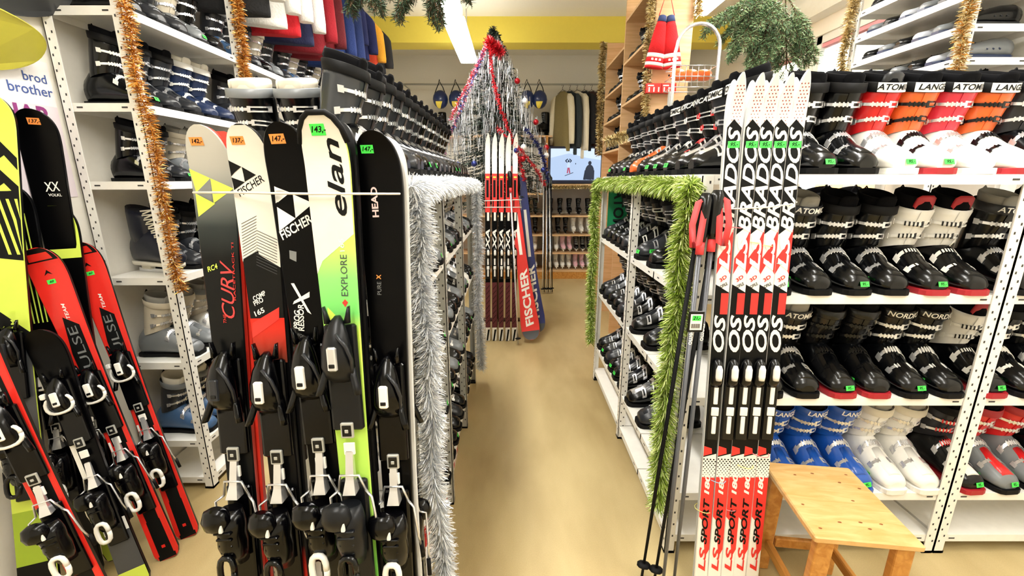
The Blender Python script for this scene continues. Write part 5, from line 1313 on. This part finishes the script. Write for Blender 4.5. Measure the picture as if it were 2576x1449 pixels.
# green banner at the aisle, metal arch, basket, cartons
b = MB(); 
b.box(.665, .80, 3.06, 3.066, 1.05, 1.44)
add_text(b, 'ATOMIC', lambda a, c: (.735 + c, 3.0595, 1.22 - a), .095, 1, 0, .03)
tag(b.build('green_sign', [M('green sign plastic', (28, 150, 96), .4), M('dark sign lettering', (12, 30, 26), .5)]), 'green hanging sign with dark lettering at the right rack end', 'sign')
pts = []
ca = px(1756, 130, 2.35)
for k in range(13):
    a = PI * k / 12; pts.append((ca.x - .105*math.cos(a) , 2.35, ca.z + .02 + .105*math.sin(a)))
pts = [(ca.x - .115, 2.35, .0)] + [(ca.x - .11, 2.35, ca.z)] + pts + [(ca.x + .105, 2.35, ca.z - .3), (ca.x + .10, 2.35, .0)]
b = MB(); b.tube(pts, .0085, 10); tag(b.build('metal_arch', SILVER), 'bent silver tube arch rising behind the right rack boots', 'metal arch')
bx = px(1736, 190, 2.95)
t = thing('wire_basket', 'wire basket of orange goggles behind the metal arch', 'basket', (bx.x, 2.95, bx.z - .08))
b = MB()
for z in (0, .06, .12): b.tube([(-.13, -.08, z), (.13, -.08, z), (.13, .08, z), (-.13, .08, z), (-.13, -.08, z)], .003, 5)
for k in range(8): b.tube([(-.13 + k*.037, -.08, 0), (-.13 + k*.037, -.08, .12)], .002, 4)
b.build('wire_frame', SILVER, t); b = MB(); b.tube([(.10, .06, 0), (.10, .06, -(bx.z - .08))], .008, 6); b.tube([(-.10, .06, 0), (-.10, .06, -(bx.z - .08))], .008, 6); b.build('stand', STEEL, t)
for k in range(3):
    b = MB(); b.loft([[Vector((.05*g*math.cos(a), .03*math.sin(a)*g, z)) for a in [2*PI*j/12 for j in range(12)]] for z, g in ((-.03, .6), (-.015, 1), (.015, 1), (.03, .6))], 0); b.tube([(-.05, 0, 0), (-.04, .05, .01), (.04, .05, .01), (.05, 0, 0)], .006, 5, 1)
    tag(b.build('goggles', [ORANGE, BLACKM], None, (bx.x - .08 + k*.08, 2.94, bx.z + .0)), 'orange goggles in the wire basket, %s from left' % ORD[k], 'goggles', 'goggles in the wire basket')
for k, (y, h) in enumerate(((1.16, .17), (1.34, .17), (1.80, .15), (2.02, .15), (2.5, .15))):
    b = MB(); b.rbox(-.12, .12, -.08, .08, 0, h, .003, 0); b.box(-.121, .121, -.081, .081, .02, h*.6, 1); b.box(.1211, .1216, -.05, .05, h*.2, h*.55, 0); b.box(-.05, .05, -.0822, -.0811, h*.2, h*.5, 0)
    o = b.build('shoe_carton', [WPR, M('red carton', (206, 40, 36), .6)], None, (-.42, y, .0005 if k > 1 else .2008)); 
    tag(o, 'red and white carton, %s from camera, low in the silver tinsel rack' % ORD[k], 'carton', 'cartons in the silver tinsel rack')
# shoes on the window-side shoe rack
def shoe_meshes(a, c):
    b = MB(); b.loft([shell_ring(y, w, zt, .018, 14, 2.4) for y, w, zt in ((-.14, .015, .04), (-.132, .032, .052), (-.09, .042, .062), (-.03, .038, .085), (.03, .036, .10), (.09, .036, .105), (.125, .028, .09), (.132, .014, .06))])
    m = b.mesh('upper', a); b = MB(); r = [[Vector((w*k, y, z)) for y, w in ((-.145, .02), (-.12, .04), (-.05, .042), (.05, .036), (.11, .036), (.135, .02))] + [Vector((-w*k, y, z)) for y, w in ((.135, .02), (.11, .036), (.05, .036), (-.05, .042), (-.12, .04), (-.145, .02))] for z, k in ((0, .97), (.004, 1), (.02, 1), (.024, .95))]
    b.loft(r, 0, True, True, False); m2 = b.mesh('shoe_sole', c); b = MB()
    for q in range(3): b.tube([(-.040, -.01 + .03*q, .045), (0, -.04 + .03*q, .083 + .006*q), (.040, -.01 + .03*q, .045)], .003, 4)
    return [('upper', m), ('shoe_sole', m2), ('stripes', b.mesh('stripes', c))]
SHO = {'dark': shoe_meshes(BLACK, DARKG), 'grey': shoe_meshes(GREY, NAVY), 'pale': shoe_meshes(M('pale grey shoe', (186, 190, 200), .5), NAVY)}
for zi, z in enumerate((2.02, 2.16, 2.30, 2.44)):
    for q in range(6):
        k = ['dark', 'dark', 'grey', 'dark', 'pale', 'grey'][(q + zi) % 6]
        t = thing('sports_shoe', '%s shoe, %s from window end, %s shelf up, window-side shoe rack' % ({'dark': 'black', 'grey': 'grey', 'pale': 'pale grey striped'}[k], ORD[q], ORD[zi]), 'shoe', (UX0 + .18, UY1 - .09 - q*.112, z + .0005), FX, 'shoes on the window-side rack')
        for nm, me in SHO[k]: link(nm, me, t)
for q in range(5): boot('nvy' if q % 2 else 'gry', UX0 + .19, UY1 - .12 - q*.13, 1.75, FX, 'dark ski boot, %s from window end, lowest seen shelf of shoe rack' % ORD[q], 'boots on the window-side rack', .66)
